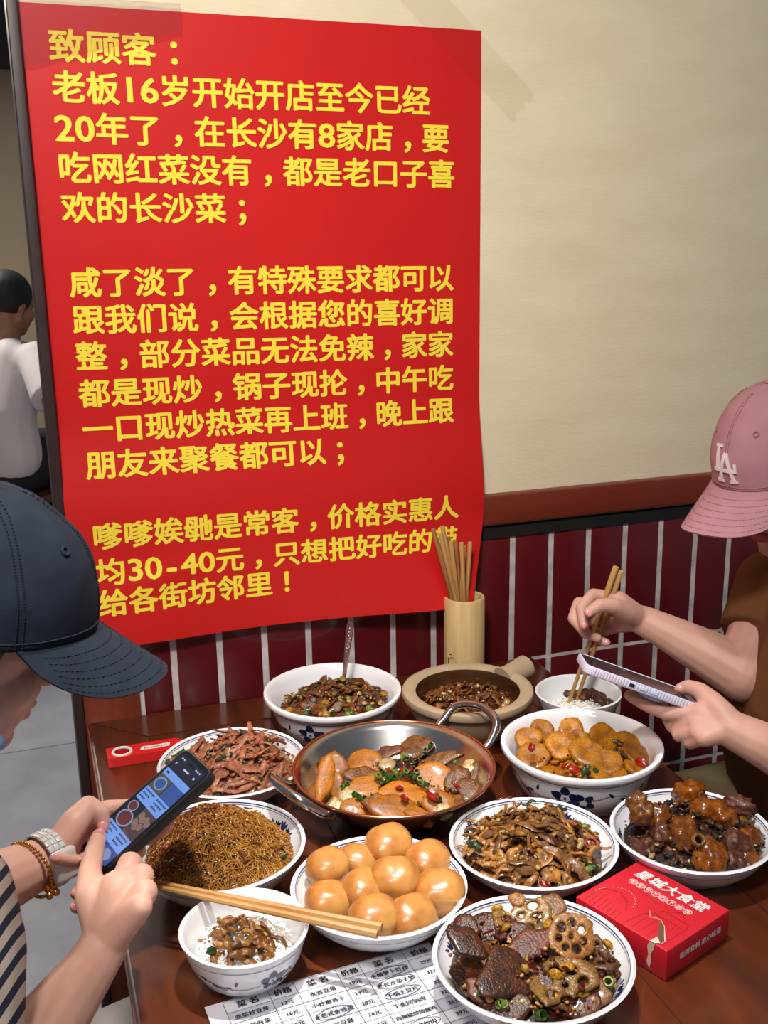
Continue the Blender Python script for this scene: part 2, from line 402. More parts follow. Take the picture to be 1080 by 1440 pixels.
class Dish:
    """round dish given by outer and inner profiles (r, z) from foot to rim"""
    def __init__(s, outer, inner, c): s.o = outer; s.i = inner; s.c = Vector(c); s.g = G(); s.g.lathe(outer+inner[::-1], c, 72)
    def on(s, side, th, t):
        """point a distance t down from the rim on a side, with normal"""
        pr = (s.i if side == 'in' else s.o)[::-1]; k = 0
        for k in range(len(pr)-1):
            L = math.hypot(pr[k+1][0]-pr[k][0], pr[k+1][1]-pr[k][1])
            if t <= L or k == len(pr)-2: break
            t -= L
        a, b = pr[k], pr[k+1]; q = t/L; r = a[0]+(b[0]-a[0])*q; z = a[1]+(b[1]-a[1])*q
        dr, dz = (b[0]-a[0])/L, (b[1]-a[1])/L
        nr, nz = (dz, -dr) if side == 'in' else (-dz, dr)
        off = .00045
        r += nr*off; z += nz*off
        return s.c+Vector((r*math.cos(th), r*math.sin(th), z))
    def line(s, side, t, w, mi):
        n = 96
        for k in range(n):
            a, b = 2*PI*k/n, 2*PI*(k+1)/n
            q = [s.on(side, a, t), s.on(side, b, t), s.on(side, b, t+w), s.on(side, a, t+w)]
            s.g.add(q, [(0, 1, 2, 3)] if side == 'out' else [(3, 2, 1, 0)], mi)
    def paint(s, side, th, t, polys, mi, R):
        for p in polys:
            c = sum(p, Vector((0, 0)))/len(p)
            m = lambda v: s.on(side, th+(v.x/R)*(1 if side == 'out' else -1), max(t-v.y, .0005))
            vs = [m(v) for v in p]+[m(c)]; n = len(p)
            s.g.add(vs, [(i, (i+1) % n, n) for i in range(n)], mi)
def plate_prof(R, H, th=.0045, foot=.55):
    o = [(0, .004), (R*foot-.006, .004), (R*foot-.004, 0), (R*foot, 0), (R*foot+.002, .005), (R*.72, H*.24), (R*.86, H*.52), (R*.95, H*.80), (R-.0012, H-.004), (R, H-.002)]
    i = [(0, .008), (R*foot, .009), (R*.71, H*.24+.004), (R*.83, H*.52+.003), (R*.915, H*.80), (R-.0055, H-.003), (R-.0045, H-.0005), (R-.002, H+.0004), (R, H-.002)]
    return o, i
def bowl_prof(R, H, lip=.008, foot=.55):
    foot = .66
    o = [(0, .004), (R*foot-.006, .004), (R*foot-.004, 0), (R*foot, 0), (R*foot+.001, .006), (R*.775, H*.18), (R*.855, H*.48), (R*.90, H*.78), (R*.91, H-.013), (R-.003, H-.010), (R, H-.005), (R-.0012, H-.001)]
    i = [(0, .010), (R*foot, .012), (R*.735, H*.26), (R*.815, H*.52), (R*.862, H*.80), (R*.88, H-.010), (R-lip-.002, H-.003), (R-lip+.002, H+.0002), (R-.0045, H+.0006), (R-.0012, H-.001)]
    return o, i
def rice_prof(R, H):
    o = [(0, .006), (R*.50-.004, .006), (R*.50-.003, 0), (R*.52, 0), (R*.53, .007), (R*.72, H*.22), (R*.87, H*.50), (R*.95, H*.80), (R-.0005, H-.003), (R, H-.0012)]
    i = [(0, .011), (R*.42, .013), (R*.67, H*.26), (R*.82, H*.54), (R*.90, H*.82), (R-.005, H-.003), (R-.0035, H), (R-.0015, H+.0003), (R, H-.0012)]
    return o, i
def scroll_border(D, R, t, s, th0, n):
    """two-flower sprays joined by a vine round the outside"""
    for k in range(n):
        th = th0+2*PI*k/n
        D.paint('out', th, t, flower(-.42*s, .05*s, s*.95, .3)+flower(.38*s, -.12*s, s*.8, .8), 2, R)
        D.paint('out', th, t, [petal(-.42*s, .05*s, a*1.26, s*.10, s*.05) for a in range(5)], 1, R)
        half = PI*R/n
        D.paint('out', th+half/R, t, vine(-half+.8*s, 0, half-.8*s, 0, .22*s, .0013), 2, R)
        D.paint('out', th+half/R, t, leaf(-.2*s, -.1*s, s*.55, -.5)+leaf(.1*s, -.12*s, s*.45, .3)+leaf(-.1*s, -.16*s, s*.4, 2.7)+leaf(.75*s, .1*s, s*.35, 1.2)+leaf(-.8*s, .12*s, s*.35, 2.3), 2, R)
def inner_sprays(D, R, t, s, ths):
    for th in ths:
        for j, (dx, dy, ss) in enumerate(((-.75, 0, .8), (0, .05, 1.0), (.75, -.02, .75))):
            D.paint('in', th, t, [petal(dx*s, dy*s-.3*s, PI/2+.5*(q-1)+.0, s*ss*.8, s*ss*.33) for q in range(3)], 2 if j != 1 else 1, R)
        D.paint('in', th, t, leaf(-1.2*s, -.1*s, s*.5, 2.4)+leaf(1.1*s, -.1*s, s*.5, .7), 1, R)
def make_dish(name, label, cat, cx, cy, R, H, kind, th0=0.3):
    prof = {'plate': plate_prof, 'bowl': bowl_prof, 'rice': rice_prof}[kind](R, H)
    D = Dish(prof[0], prof[1], (cx, cy, .7505))
    if kind == 'plate':
        D.line('in', .0075, .0012, 1); D.line('in', .0105, .0006, 1)
        inner_sprays(D, R*.9, .0235, .0150, [th0+k*PI/2 for k in range(4)])
        D.line('out', .012, .0008, 2)
    if kind == 'bowl':
        scroll_border(D, R*.86, .044, .030, th0, 4); D.line('out', .0215, .0010, 1); D.line('out', .068, .0012, 2)
    if kind == 'rice':
        scroll_border(D, R*.9, .031, .021, th0, 3); D.line('out', .009, .0008, 1); D.line('out', .052, .001, 2)
    o = D.g.obj(name, [M_china, M_blue, M_navy], base=(cx, cy, .7505), sharp=60)
    return tag(o, label, cat)
FIT = dict(back=(.4169, -.1683, .1098, .068), tofu=(.6891, -.4792, .1127, .075), beef=(.2296, -.3042, .1052, .045), glass=(.1711, -.5278, .1046, .055),
           bun=(.3292, -.6662, .1008, .050), rice=(.1656, -.7083, .0684, .062), tripe=(.5375, -.6381, .1030, .045), pork=(.7282, -.6881, .0987, .050), lotus=(.4385, -.8388, .1032, .050), small=(.7891, -.2862, .0680, .055))
def dd(k): a = FIT[k]; return a[0], a[1], a[2], a[3]-.0005
make_dish('serving_bowl', 'deep white bowl of minced meat and green pepper with a spoon standing in it', 'bowl', *dd('back'), 'bowl', 1.05)
make_dish('serving_bowl', 'deep white bowl with blue flower border holding round fried egg slices', 'bowl', *dd('tofu'), 'bowl', -2.15)
make_dish('serving_plate', 'blue-rimmed white plate of sliced beef behind the held black phone', 'plate', *dd('beef'), 'plate', 1.25)
make_dish('serving_plate', 'blue-rimmed white dish of brown glass noodles', 'plate', *dd('glass'), 'plate', .35)
make_dish('serving_plate', 'blue-rimmed white plate piled with golden buns', 'plate', *dd('bun'), 'plate', 1.75)
make_dish('serving_plate', 'blue-rimmed white plate of stir-fried tripe strips beside the steel wok', 'plate', *dd('tripe'), 'plate', 2.2)
make_dish('serving_plate', 'blue-rimmed white plate of braised pork trotter chunks behind the red box', 'plate', *dd('pork'), 'plate', 1.2)
make_dish('serving_plate', 'blue-rimmed white plate of dark meat and lotus root slices beside the paper menu', 'plate', *dd('lotus'), 'plate', 2.3)
make_dish('rice_bowl', 'small white rice bowl with blue flowers, chopsticks laid across its rim', 'bowl', *dd('rice'), 'rice', -1.15)
make_dish('rice_bowl', 'small plain white bowl by the wall that the held chopsticks reach into', 'bowl', *dd('small'), 'rice', .9)
# ---------------------------------------------------------------- clay pot
M_clay = mat('unglazed beige clay', srgb(176, 154, 124), .8, noise_amt=.12, noise_scale=40, bump=.15, bump_scale=300)
M_clayin = mat('brown glazed clay', srgb(74, 44, 24), .22, noise_amt=.3, noise_scale=20, coat=.4)
cx, cy, R = .6122, -.2538, .1033
pot = thing('clay_pot', 'beige clay pot with a stub handle, filled with brown sliced meat', 'pot', (cx, cy, .7505))
o_ = [(0, .002), (.052, 0), (.060, .003), (.078, .020), (.090, .042), (.094, .056), (.0955, .059), (R-.002, .062), (R, .067), (R-.0015, .073), (R-.006, .0755), (.088, .0740), (.0815, .0705)]
i_ = [(.0815, .0705), (.0800, .066), (.0805, .060), (.0785, .045), (.066, .022), (.045, .012), (0, .010)]
g = G(); g.lathe(o_, (cx, cy, .7505), 72); g.obj('body', M_clay, pot)
g = G(); g.lathe(i_, (cx, cy, .7505), 72); g.obj('glazed_inside', M_clayin, pot, smooth=True)
a = math.radians(24); d = Vector((math.cos(a), math.sin(a), .12)); b0 = Vector((cx, cy, .7505+.052))
g = G(); pts = [b0+d*t for t in (.082, .10, .115, .130, .139, .142, .141)]
g.tube(pts, [.021, .0185, .0185, .0195, .0195, .0165, .0], n=24); g.obj('handle', M_clay, pot)
# ---------------------------------------------------------------- steel wok
M_steel = mat('polished steel', srgb(196, 192, 190), .19, metal=1.0, noise_amt=.12, noise_scale=30, bump=.05, bump_scale=60)
M_copper = mat('copper coloured rim', srgb(214, 140, 108), .25, metal=1.0)
cx, cy, R = .4265, -.4379, .1375
ZW = .7505; HW = .066
wok = thing('steel_wok', 'two-handled steel wok with a copper-coloured rim full of potato slices', 'wok', (cx, cy, ZW))
oo = [(0, .0), (.055, 0), (.066, .003), (.090, .018), (.112, .038), (.128, .056), (R-.001, HW-.001)]
ii = [(R-.0035, HW), (.125, .0575), (.109, .0395), (.088, .0205), (.064, .0055), (.050, .003), (0, .003)]
g = G(); g.lathe(oo+[(R-.001, HW)]+ii, (cx, cy, ZW), 96); g.obj('pan', M_steel, wok, sharp=70)
g = G(); g.tube([(cx+(R-.0015)*math.cos(2*PI*k/96), cy+(R-.0015)*math.sin(2*PI*k/96), ZW+HW) for k in range(96)], .0021, n=10, closed=True); g.obj('rim', M_copper, wok)
for a in (math.radians(25), math.radians(196)):
    rd = Vector((math.cos(a), math.sin(a), 0)); tn = Vector((-rd.y, rd.x, 0)); b0 = Vector((cx, cy, ZW+HW-.010))
    pts = catmull([b0+rd*(R-.008)+tn*.046, b0+rd*(R+.008)+tn*.047+Vector((0, 0, .010)), b0+rd*(R+.030)+tn*.038+Vector((0, 0, .030)), b0+rd*(R+.040)+Vector((0, 0, .038)), b0+rd*(R+.030)-tn*.038+Vector((0, 0, .030)), b0+rd*(R+.008)-tn*.047+Vector((0, 0, .010)), b0+rd*(R-.008)-tn*.046], 8)
    g = G(); g.tube(pts, .0062, n=12); h = g.obj('handle', M_steel, wok)
    for sgn in (-1, 1):
        g = G(); q = b0+rd*(R-.006)+tn*.045*sgn; g.ball(q-rd*.006+Vector((0, 0, -.002)), (.0045, .0045, .0045), 10, 6); g.obj('rivet', M_steel, h)
# ---------------------------------------------------------------- bamboo chopstick cup
M_bamboo = mat('pale bamboo', srgb(222, 190, 138), .45, col2=srgb(206, 172, 118), noise_scale=14, stretch=(9, 9, .7), coat=.1)
M_brand = mat('burnt brown mark', srgb(108, 70, 38), .7)
CXc, CYc, Rc, Zt = .6865, -.062, .0355, .905
cup = thing('chopstick_cup', 'pale bamboo cup holding upright chopsticks by the tiled wall', 'cup', (CXc, CYc, .7505))
g = G(); H = Zt-.7505
g.lathe([(0, .001), (Rc-.002, 0), (Rc, .002), (Rc, H-.003), (Rc-.001, H-.0008), (Rc-.0035, H), (Rc-.0060, H-.001), (Rc-.0065, H-.003), (Rc-.0065, .008), (0, .008)], (CXc, CYc, .7505), 64)
g.obj('body', M_bamboo, cup)
g = G()
def cupmark(u, v):   # u along the girth (m), v height
    a = math.radians(205)+u/Rc; return Vector((CXc+(Rc+.0003)*math.cos(a), CYc+(Rc+.0003)*math.sin(a), .7505+v))
def mark(poly):
    vs = [cupmark(x, y) for x, y in poly]; g.add(vs, [tuple(range(len(vs)))])
for pl in ribbon([(-.012, .028), (.008, .028), (.008, .062), (-.012, .062), (-.012, .028)], .0011): mark([(p.x, p.y) for p in pl])
mark([(-.006, .036), (.013, .044), (.004, .053), (-.006, .049)]); mark([(-.004, .055), (.004, .056), (.002, .059)])
g.obj('burnt_mark', M_brand, cup, smooth=False)
M_stick = mat('light bamboo chopstick', srgb(206, 160, 98), .5, col2=srgb(178, 130, 74), noise_scale=20, stretch=(4, 4, .5))
M_stick2 = mat('darker bamboo chopstick', srgb(170, 120, 66), .5, col2=srgb(142, 98, 52), noise_scale=20, stretch=(4, 4, .5))
def stick_mesh(name, m, L=.24):
    g = G(); n = 6; prof = [(0, .0), (.0022, .0), (.0025, .002), (.0033, L*.5), (.0040, L-.001), (.0036, L), (0, L)]
    g.lathe(prof, (0, 0, 0), 8); return g.mesh(name, m, True, 40)
ms = [stick_mesh('chopstick', M_stick), stick_mesh('chopstick', M_stick2)]
tops = [(609, 744, 1), (613, 756, 0), (619, 750, 0), (622, 740, 0), (630, 755, 1), (634, 762, 0), (640, 760, 1), (649, 763, 0), (652, 768, 0), (661, 762, 0), (655, 808, 0), (627, 762, 1), (638, 768, 0), (616, 765, 1)]
random.seed(3)
for k, (px, py, mk) in enumerate(tops):
    yy = CYc+random.uniform(-.018, .018); T = Py(px, py, yy)
    xr = (T.x-CXc); B = Vector((CXc+max(-.014, min(.014, -xr*.25+random.uniform(-.008, .008))), CYc+random.uniform(-.014, .014), .7595))
    d = (T-B); L = d.length; q = d.to_track_quat('Z', 'Y').to_matrix().to_4x4(); q.translation = B
    o = inst('chopstick', ms[mk], q @ Matrix.Diagonal((1, 1, L/.24, 1)))
    tag(o, 'bamboo chopstick standing among others in the bamboo cup', 'chopstick', 'chopsticks in the bamboo cup')
# two chopsticks resting across rice bowl and bun plate
zz = .8165
for (a, b, za, zb, lab) in (((214, 1240), (537, 1304), .8190, .8175, 'wooden chopstick across the rice bowl, the one farther from the paper menu'), ((214, 1246), (531, 1314), .8185, .8170, 'wooden chopstick across the rice bowl, the one nearer the paper menu')):
    A = Pz(a[0], a[1], za+.004); B = Pz(b[0], b[1], zb+.004); d = B-A; q = d.to_track_quat('Z', 'Y').to_matrix().to_4x4(); q.translation = A
    tag(inst('chopstick', ms[0], q @ Matrix.Diagonal((1.15, 1.15, d.length/.24, 1))), lab, 'chopstick')
# spoon in the back bowl
M_spoon = mat('steel with painted pink reflection', srgb(206, 176, 180), .2, metal=1.0)  # the pink is a reflection put into the metal colour
sp = thing('spoon', 'steel spoon with patterned handle standing in the minced meat bowl', 'spoon', tuple(Pz(482, 968, .795)))
A = Pz(480, 985, .785); B = Py(493, 875, -.135)
d = (B-A).normalized(); sd = RIGHT.copy(); nn = d.cross(sd).normalized()
g = G(); g.tube([A, A.lerp(B, .3), A.lerp(B, .6), A.lerp(B, .9), B], [.0032, .0033, .0045, .0062, .0045], n=12, flat=.4, up=nn); hd = g.obj('handle', M_spoon, sp)
g = G()
for k in range(7): g.ball(A.lerp(B, .62+k*.05)-nn*.0016, (.0024, .0014, .0024), 8, 6)
g.obj('handle_relief', M_spoon, hd)
g = G(); g.ball(A-d*.018, (.017, .006, .025), 14, 8, rot=Matrix((sd, nn, d)).transposed()); g.obj('spoon_head', M_spoon, sp)
# ---------------------------------------------------------------- food
def fmat(name, c1, c2, rough=.35, coat=.35, sc=60, bump=.3, bs=200, lo=.35, hi=.65, sm=3.0, dim=.86, speck=.45):
    """cooked food: two-tone mottling, darker browned specks, a little difference from piece to piece"""
    m = mat(name, srgb(*[v*dim for v in c1]), rough+.04, coat=coat*.5, spec=.45, col2=srgb(*[v*dim for v in c2]), noise_scale=sc*sm, bump=bump*1.6, bump_scale=bs*1.8, lo=lo, hi=hi)
    nt = m.node_tree; b = nt.nodes['Principled BSDF']; src = b.inputs['Base Color'].links[0].from_socket
    tc = [n for n in nt.nodes if n.type == 'TEX_COORD'][0]; n2 = nt.nodes.new('ShaderNodeTexNoise'); n2.inputs['Scale'].default_value = 420; n2.inputs['Detail'].default_value = 2
    nt.links.new(tc.outputs['Object'], n2.inputs['Vector']); r = nt.nodes.new('ShaderNodeValToRGB'); r.color_ramp.elements[0].position = .30; r.color_ramp.elements[0].color = (1-speck, 1-speck*1.1, 1-speck*1.2, 1); r.color_ramp.elements[1].position = .52; r.color_ramp.elements[1].color = (1, 1, 1, 1)
    nt.links.new(n2.outputs[0], r.inputs[0]); mx = nt.nodes.new('ShaderNodeMix'); mx.data_type = 'RGBA'; mx.blend_type = 'MULTIPLY'; mx.inputs[0].default_value = 1.0
    nt.links.new(src, mx.inputs[6]); nt.links.new(r.outputs[0], mx.inputs[7])
    oi = nt.nodes.new('ShaderNodeObjectInfo'); mr = nt.nodes.new('ShaderNodeMapRange'); mr.inputs[3].default_value = .72; mr.inputs[4].default_value = 1.18; nt.links.new(oi.outputs['Random'], mr.inputs[0])
    hs = nt.nodes.new('ShaderNodeHueSaturation'); hs.inputs['Saturation'].default_value = 1.08; nt.links.new(mr.outputs[0], hs.inputs['Value']); nt.links.new(mx.outputs[2], hs.inputs['Color']); nt.links.new(hs.outputs[0], b.inputs['Base Color'])
    return m
F_beef = fmat('cooked beef', (190, 128, 102), (142, 86, 64), .42, .2, 40, dim=.98)
F_beef2 = fmat('dark fried meat', (128, 76, 44), (72, 40, 22), .38, .3, 50)
F_brown = fmat('brown saucy meat', (152, 98, 50), (98, 56, 26), .32, .4, 45)
F_sauce = fmat('oily brown sauce', (112, 62, 26), (70, 34, 14), .25, .5, 50)
F_tan = fmat('tan tripe', (196, 142, 84), (150, 92, 46), .3, .4, 45)
F_grey = fmat('grey brown tripe', (150, 108, 70), (104, 66, 38), .3, .4, 45)
F_pot = fmat('golden fried potato', (202, 122, 18), (150, 76, 12), .40, .2, 45, bump=.10, lo=.25, hi=.5, sm=.9, dim=.84)
F_egg = fmat('golden fried egg', (206, 136, 44), (150, 84, 20), .38, .3, 50, bump=.16, lo=.3, hi=.6, sm=1.0, dim=.9)
F_pork = fmat('glazed braised skin', (164, 98, 48), (112, 58, 26), .2, .7, 30, bump=.15, bs=90)
F_porkm = fmat('braised lean meat', (120, 74, 54), (80, 46, 32), .4, .25, 60)
F_black = fmat('black preserved greens', (44, 30, 20), (22, 15, 11), .6, .0, 90)
F_dark = fmat('dark smoked meat', (96, 48, 20), (44, 20, 10), .3, .45, 35)
F_darkr = fmat('reddish smoked meat', (138, 72, 38), (88, 42, 22), .33, .4, 35)
F_lotus = fmat('stewed lotus root', (164, 126, 74), (120, 82, 42), .25, .5, 40)
F_green = fmat('chopped green onion', (78, 118, 48), (44, 84, 32), .35, .3, 80)
F_lgreen = fmat('pale green onion', (158, 182, 92), (112, 148, 62), .35, .3, 60)
F_dgreen = fmat('dark green leaf', (46, 78, 34), (28, 54, 24), .35, .3, 80)
F_red = fmat('red chilli', (190, 40, 24), (140, 22, 14), .22, .6, 50, bump=.05)
F_dred = fmat('dried red chilli', (112, 26, 18), (74, 16, 12), .35, .3, 70)
F_garlic = fmat('cooked garlic', (226, 200, 150), (200, 160, 100), .3, .4, 40, bump=.05)
F_yellow = fmat('yellow ginger', (212, 164, 72), (178, 124, 44), .35, .3, 50)
F_bun = mat('golden fried bun crust', srgb(208, 152, 82), .3, coat=.45, col2=srgb(166, 100, 42), noise_scale=26, bump=.06, bump_scale=90, detail=3, lo=.34, hi=.66)
F_rice = mat('cooked white rice', srgb(246, 243, 238), .5, sss=.0)
F_noodle = fmat('brown glass noodle', (206, 150, 82), (160, 106, 50), .2, .5, 20, bump=0, dim=1.0, speck=.2)
F_noodle2 = fmat('reddish glass noodle', (168, 88, 40), (126, 56, 24), .2, .5, 20, bump=0)
rnd = random.Random(11)
U = rnd.uniform
def v_strip(L, w, th, curl=.3, n=6, taper=.6):
    """wavy flat strip centred at the origin lying about the xy plane"""
    pts = []; a = U(0, 6.28); k = curl*U(-1, 1)/max(L, 1e-6)*PI; x = y = 0; h = 0
    for i in range(n+1):
        pts.append(Vector((x, y, th*.45*math.sin(i*1.4+a)))); h += k*L/n+U(-.16, .16)*curl; x += L/n*math.cos(h); y += L/n*math.sin(h)
    c = sum(pts, Vector())/len(pts); pts = catmull([p-c for p in pts], 3); m = len(pts)
    g = G(); g.tube(pts, [w/2*(taper+(1-taper)*math.sin(PI*(i+.4)/(m-.2)))*U(.88, 1.12) for i in range(m)], n=8, flat=th/w, up=(0, 0, 1)); return g
def v_chunk(rx, ry, rz, amp=.25, n=14, m=9, f=1.0):
    o = Vector((U(0, 50), U(0, 50), U(0, 50))); g = G()
    g.ball((0, 0, 0), (rx, ry, rz), n, m, fn=lambda d, p: p*(1+amp*noise.noise(d*1.7*f+o)*1.3+amp*.4*noise.noise(d*4*f+o))); return g
def v_slab(rx, ry, th, amp=.15, n=18, dish=.0, pw=.6):
    """rounded irregular slice, top at +z"""
    o = Vector((U(0, 50), U(0, 50), 0)); g = G()
    def fn(d, p):
        a = math.atan2(d.y, d.x); rr = 1+amp*1.6*noise.noise(Vector((math.cos(a)*1.3, math.sin(a)*1.3, 0))+o)
        h = math.hypot(d.x, d.y); h2 = h**pw if h > 0 else 0
        z = math.copysign(abs(d.z)**.55, d.z)*th/2
        if d.z > 0: z -= dish*(1-h2)*th
        return Vector((math.cos(a)*rx*rr*h2, math.sin(a)*ry*rr*h2, z+.1*th*noise.noise(d*3+o)))
    g.ball((0, 0, 0), 1, n, 10, fn=fn); return g
def v_ring(r, t, h):
    g = G(); g.lathe([(r-t, -h/2), (r, -h/2), (r, h/2), (r-t, h/2)], n=14, close=True); return g
def v_flake(L, w, th=.0012):
    g = G(); b = U(-.6, .6); g.sheet(lambda u, v: ((u-.5)*L, (v-.5)*w*(math.sin(PI*min(max(u, .08), .92))**.6), .18*L*b*(2*u-1)**2+.15*w*(2*v-1)**2), 6, 3, thick=th); return g
def variants(name, fn, k, m, sharp=50): return [fn().mesh(name, m, True, sharp) for _ in range(k)]
class Heap:
    """domed pile in a dish: centre, floor radius, base z, height"""
    def __init__(s, cx, cy, r, zb, h, seed=0, dx=0, dy=0, amp=.0035, pw=2.0): s.__dict__.update(locals()); s.o = Vector((seed*7.3, seed*3.1, 0))
    def z(s, x, y):
        q = math.hypot(x-s.cx-s.dx, y-s.cy-s.dy)/s.r; q = min(q, 1.15)
        return s.zb+s.h*max(0.0, 1-q**s.pw)+s.amp*noise.noise(Vector((x*45, y*45, 0))+s.o)*2
    def bed(s, name, m, label, cat, sink=.003, group=None, rough=.0025):
        g = G(); nr, na = 18, 56; vs = [Vector((s.cx, s.cy, s.z(s.cx, s.cy)-sink))]; fs = []
        for j in range(1, nr+1):
            for i in range(na):
                a = 2*PI*i/na; r = s.r*j/nr; x, y = s.cx+r*math.cos(a), s.cy+r*math.sin(a)
                vs.append(Vector((x, y, s.z(x, y)-sink+rough*noise.noise(Vector((x*170, y*170, 3))))))
        for i in range(na): fs.append((0, 1+i, 1+(i+1) % na))
        for j in range(nr-1):
            for i in range(na): fs.append((1+j*na+i, 1+(j+1)*na+i, 1+(j+1)*na+(i+1) % na, 1+j*na+(i+1) % na))
        g.add(vs, fs); o = g.obj(name, m, base=(s.cx, s.cy, s.zb)); return tag(o, label, cat, group, 'stuff')
    def nrm(s, x, y):
        e = .004; return Vector((-(s.z(x+e, y)-s.z(x-e, y))/(2*e), -(s.z(x, y+e)-s.z(x, y-e))/(2*e), 1)).normalized()
    def mat(s, x, y, yaw=None, lift=.0, tilt=.35, roll=0):
        n = (s.nrm(x, y)+Vector((U(-tilt, tilt), U(-tilt, tilt), 0))).normalized(); a = U(0, 2*PI) if yaw is None else yaw
        xx = Vector((math.cos(a), math.sin(a), 0)); xx = (xx-n*xx.dot(n)).normalized(); M = frame(xx, n.cross(xx), n, (x, y, s.z(x, y)+lift))
        return M @ Matrix.Rotation(roll, 4, 'X') if roll else M
    def scatter(s, name, meshes, n, label, cat, group, lift=.002, tilt=.4, rmax=.96, yaw=None, zmul=1.0, kind=None, smin=.85, smax=1.2, where=None, mind=.0):
        done = []; tries = 0
        while len(done) < n and tries < n*60:
            tries += 1; q = math.sqrt(U(0, 1))*rmax*s.r; a = U(0, 2*PI); x, y = s.cx+q*math.cos(a), s.cy+q*math.sin(a)
            if where and not where(x-s.cx, y-s.cy): continue
            if mind and any((x-u)**2+(y-w)**2 < mind*mind for u, w in done): continue
            done.append((x, y)); M = s.mat(x, y, None if yaw is None else yaw(), U(lift*.3, lift*1.7), tilt); k = U(smin, smax)
            o = inst(name, rnd.choice(meshes), M @ Matrix.Scale(k, 4)); tag(o, label, cat, group)
    def put(s, name, me, px, py, label, cat, group=None, lift=.004, yaw=None, tilt=.15, k=1.0, face=None, dz=.0, frac=.93):
        """piece seen at photo point (px, py): stands on the heap there"""
        z = s.zb+s.h*.6
        for _ in range(6): p = Pz(px, py, z+lift+dz); z = s.z(p.x, p.y)
        while p.y > s.cy and math.hypot(p.x-s.cx, p.y-s.cy) > s.r*frac and p.z < s.zb+.05: p = Pz(px, py, p.z+.001)
        q = math.hypot(p.x-s.cx, p.y-s.cy)
        if q > s.r*frac: p.x, p.y = s.cx+(p.x-s.cx)*s.r*frac/q, s.cy+(p.y-s.cy)*s.r*frac/q
        if face is not None:
            n = Vector(face).normalized(); a = U(0, 6.28) if yaw is None else yaw; xx = Vector((math.cos(a), math.sin(a), 0)); xx = (xx-n*xx.dot(n)).normalized(); M = frame(xx, n.cross(xx), n, p)
        else:
            M = s.mat(p.x, p.y, yaw, 0, tilt); M.translation = p
        o = inst(name, me, M @ Matrix.Scale(k, 4)); return tag(o, label, cat, group)
TOCAM = Vector((-.25, -.8, .55)).normalized()
def lean(f, sx=0.0): return Vector((sx+TOCAM.x*f, TOCAM.y*f, 1)).normalized()
def crumbs(h, name, n, mats, label, smin=.0012, smax=.0032, lift=.001, rmax=1.0, cat='food'):
    """fine bits nobody could count, one object"""
    g = G()
    for _ in range(n):
        q = math.sqrt(U(0, 1))*rmax*h.r; a = U(0, 2*PI); x, y = h.cx+q*math.cos(a), h.cy+q*math.sin(a); r = U(smin, smax)
        g.ball((x, y, h.z(x, y)+lift+U(0, .004)), (r*U(.7, 1.5), r*U(.7, 1.3), r*U(.5, .9)), 6, 4, rot=Matrix.Rotation(U(0, 3), 3, 'Z') @ Matrix.Rotation(U(-.8, .8), 3, 'X'), mi=rnd.randrange(len(mats)))
    return tag(g.obj(name, mats, base=(h.cx, h.cy, h.zb)), label, cat, None, 'stuff')
# shared variants -----------------------------------------------------
V_scal = variants('scallion', lambda: v_ring(.0030, .0008, U(.003, .006)), 4, F_green)
V_scalp = variants('scallion', lambda: v_ring(.0030, .0009, U(.004, .008)), 3, F_lgreen)
V_chili = variants('chilli', lambda: v_flake(U(.006, .009), U(.005, .007)), 4, F_red)
V_chring = variants('chilli', lambda: v_ring(.0052, .0012, .0028), 3, F_red)
V_dchili = variants('chilli', lambda: v_flake(U(.007, .012), U(.004, .007)), 4, F_dred)
V_garlic = variants('garlic', lambda: v_chunk(.0045, .0035, .0026, .2, 10, 7), 4, F_garlic)
V_leaf = variants('leaf', lambda: v_flake(U(.008, .014), U(.004, .007)), 4, F_dgreen)
V_yel = variants('ginger', lambda: v_strip(U(.010, .018), .004, .0022, .3), 4, F_yellow)
# 1 sliced beef plate -------------------------------------------------
h = Heap(FIT['beef'][0]+.002, FIT['beef'][1]-.001, .084, .777, .034, 1, dx=.006, pw=2.6)
h.bed('minced_garnish', F_beef, 'minced bits under the sliced beef on the plate behind the held phone', 'food')
vm = [v_strip(U(.038, .062), U(.007, .011), .0038, .35).mesh('beef', F_beef, True, 60) for _ in range(9)]
h.scatter('beef_strip', vm, 88, 'pinkish brown beef strip in the pile on the plate behind the held phone', 'beef strip', 'beef strips on the plate', .003, .45, .93, yaw=lambda: U(-.5, .9))
crumbs(h, 'minced_bits', 300, [F_garlic, F_red, F_beef, F_green, F_yellow], 'fine chopped bits around the sliced beef', .0012, .003, .001, 1.04)
h.scatter('scallion_piece', V_leaf, 22, 'chopped green leaf bit among the beef strips', 'greens', 'green bits among the beef strips', .006, .6, 1.0)
h.scatter('garlic_piece', V_garlic, 18, 'pale garlic bit beside the beef strips', 'garlic', 'garlic bits around the beef strips', .004, .5, 1.05, where=lambda x, y: math.hypot(x, y) > .05)
h.scatter('chilli_piece', V_chili, 12, 'red chilli bit among the beef strips', 'chilli', 'chilli bits among the beef strips', .004, .5, 1.02, smin=.5, smax=.8)
g = G()
for k in range(9):
    a = U(0, 6); p = Vector((FIT['beef'][0]-.072+U(-.012, .012), FIT['beef'][1]+.030+U(-.010, .012), .790+U(0, .008))); g.add([p+v for v in [Vector((math.cos(a+q)*.011*(1-.4*(j % 2)), math.sin(a+q)*.011*(1-.4*(j % 2)), .003*math.sin(3*q))) for j, q in enumerate([i*PI/4 for i in range(8)])]], [tuple(range(8))])
tag(g.obj('coriander_sprig', F_green, base=(FIT['beef'][0]-.072, FIT['beef'][1]+.03, .79)), 'sprig of green coriander at the rim of the sliced beef plate', 'herb')
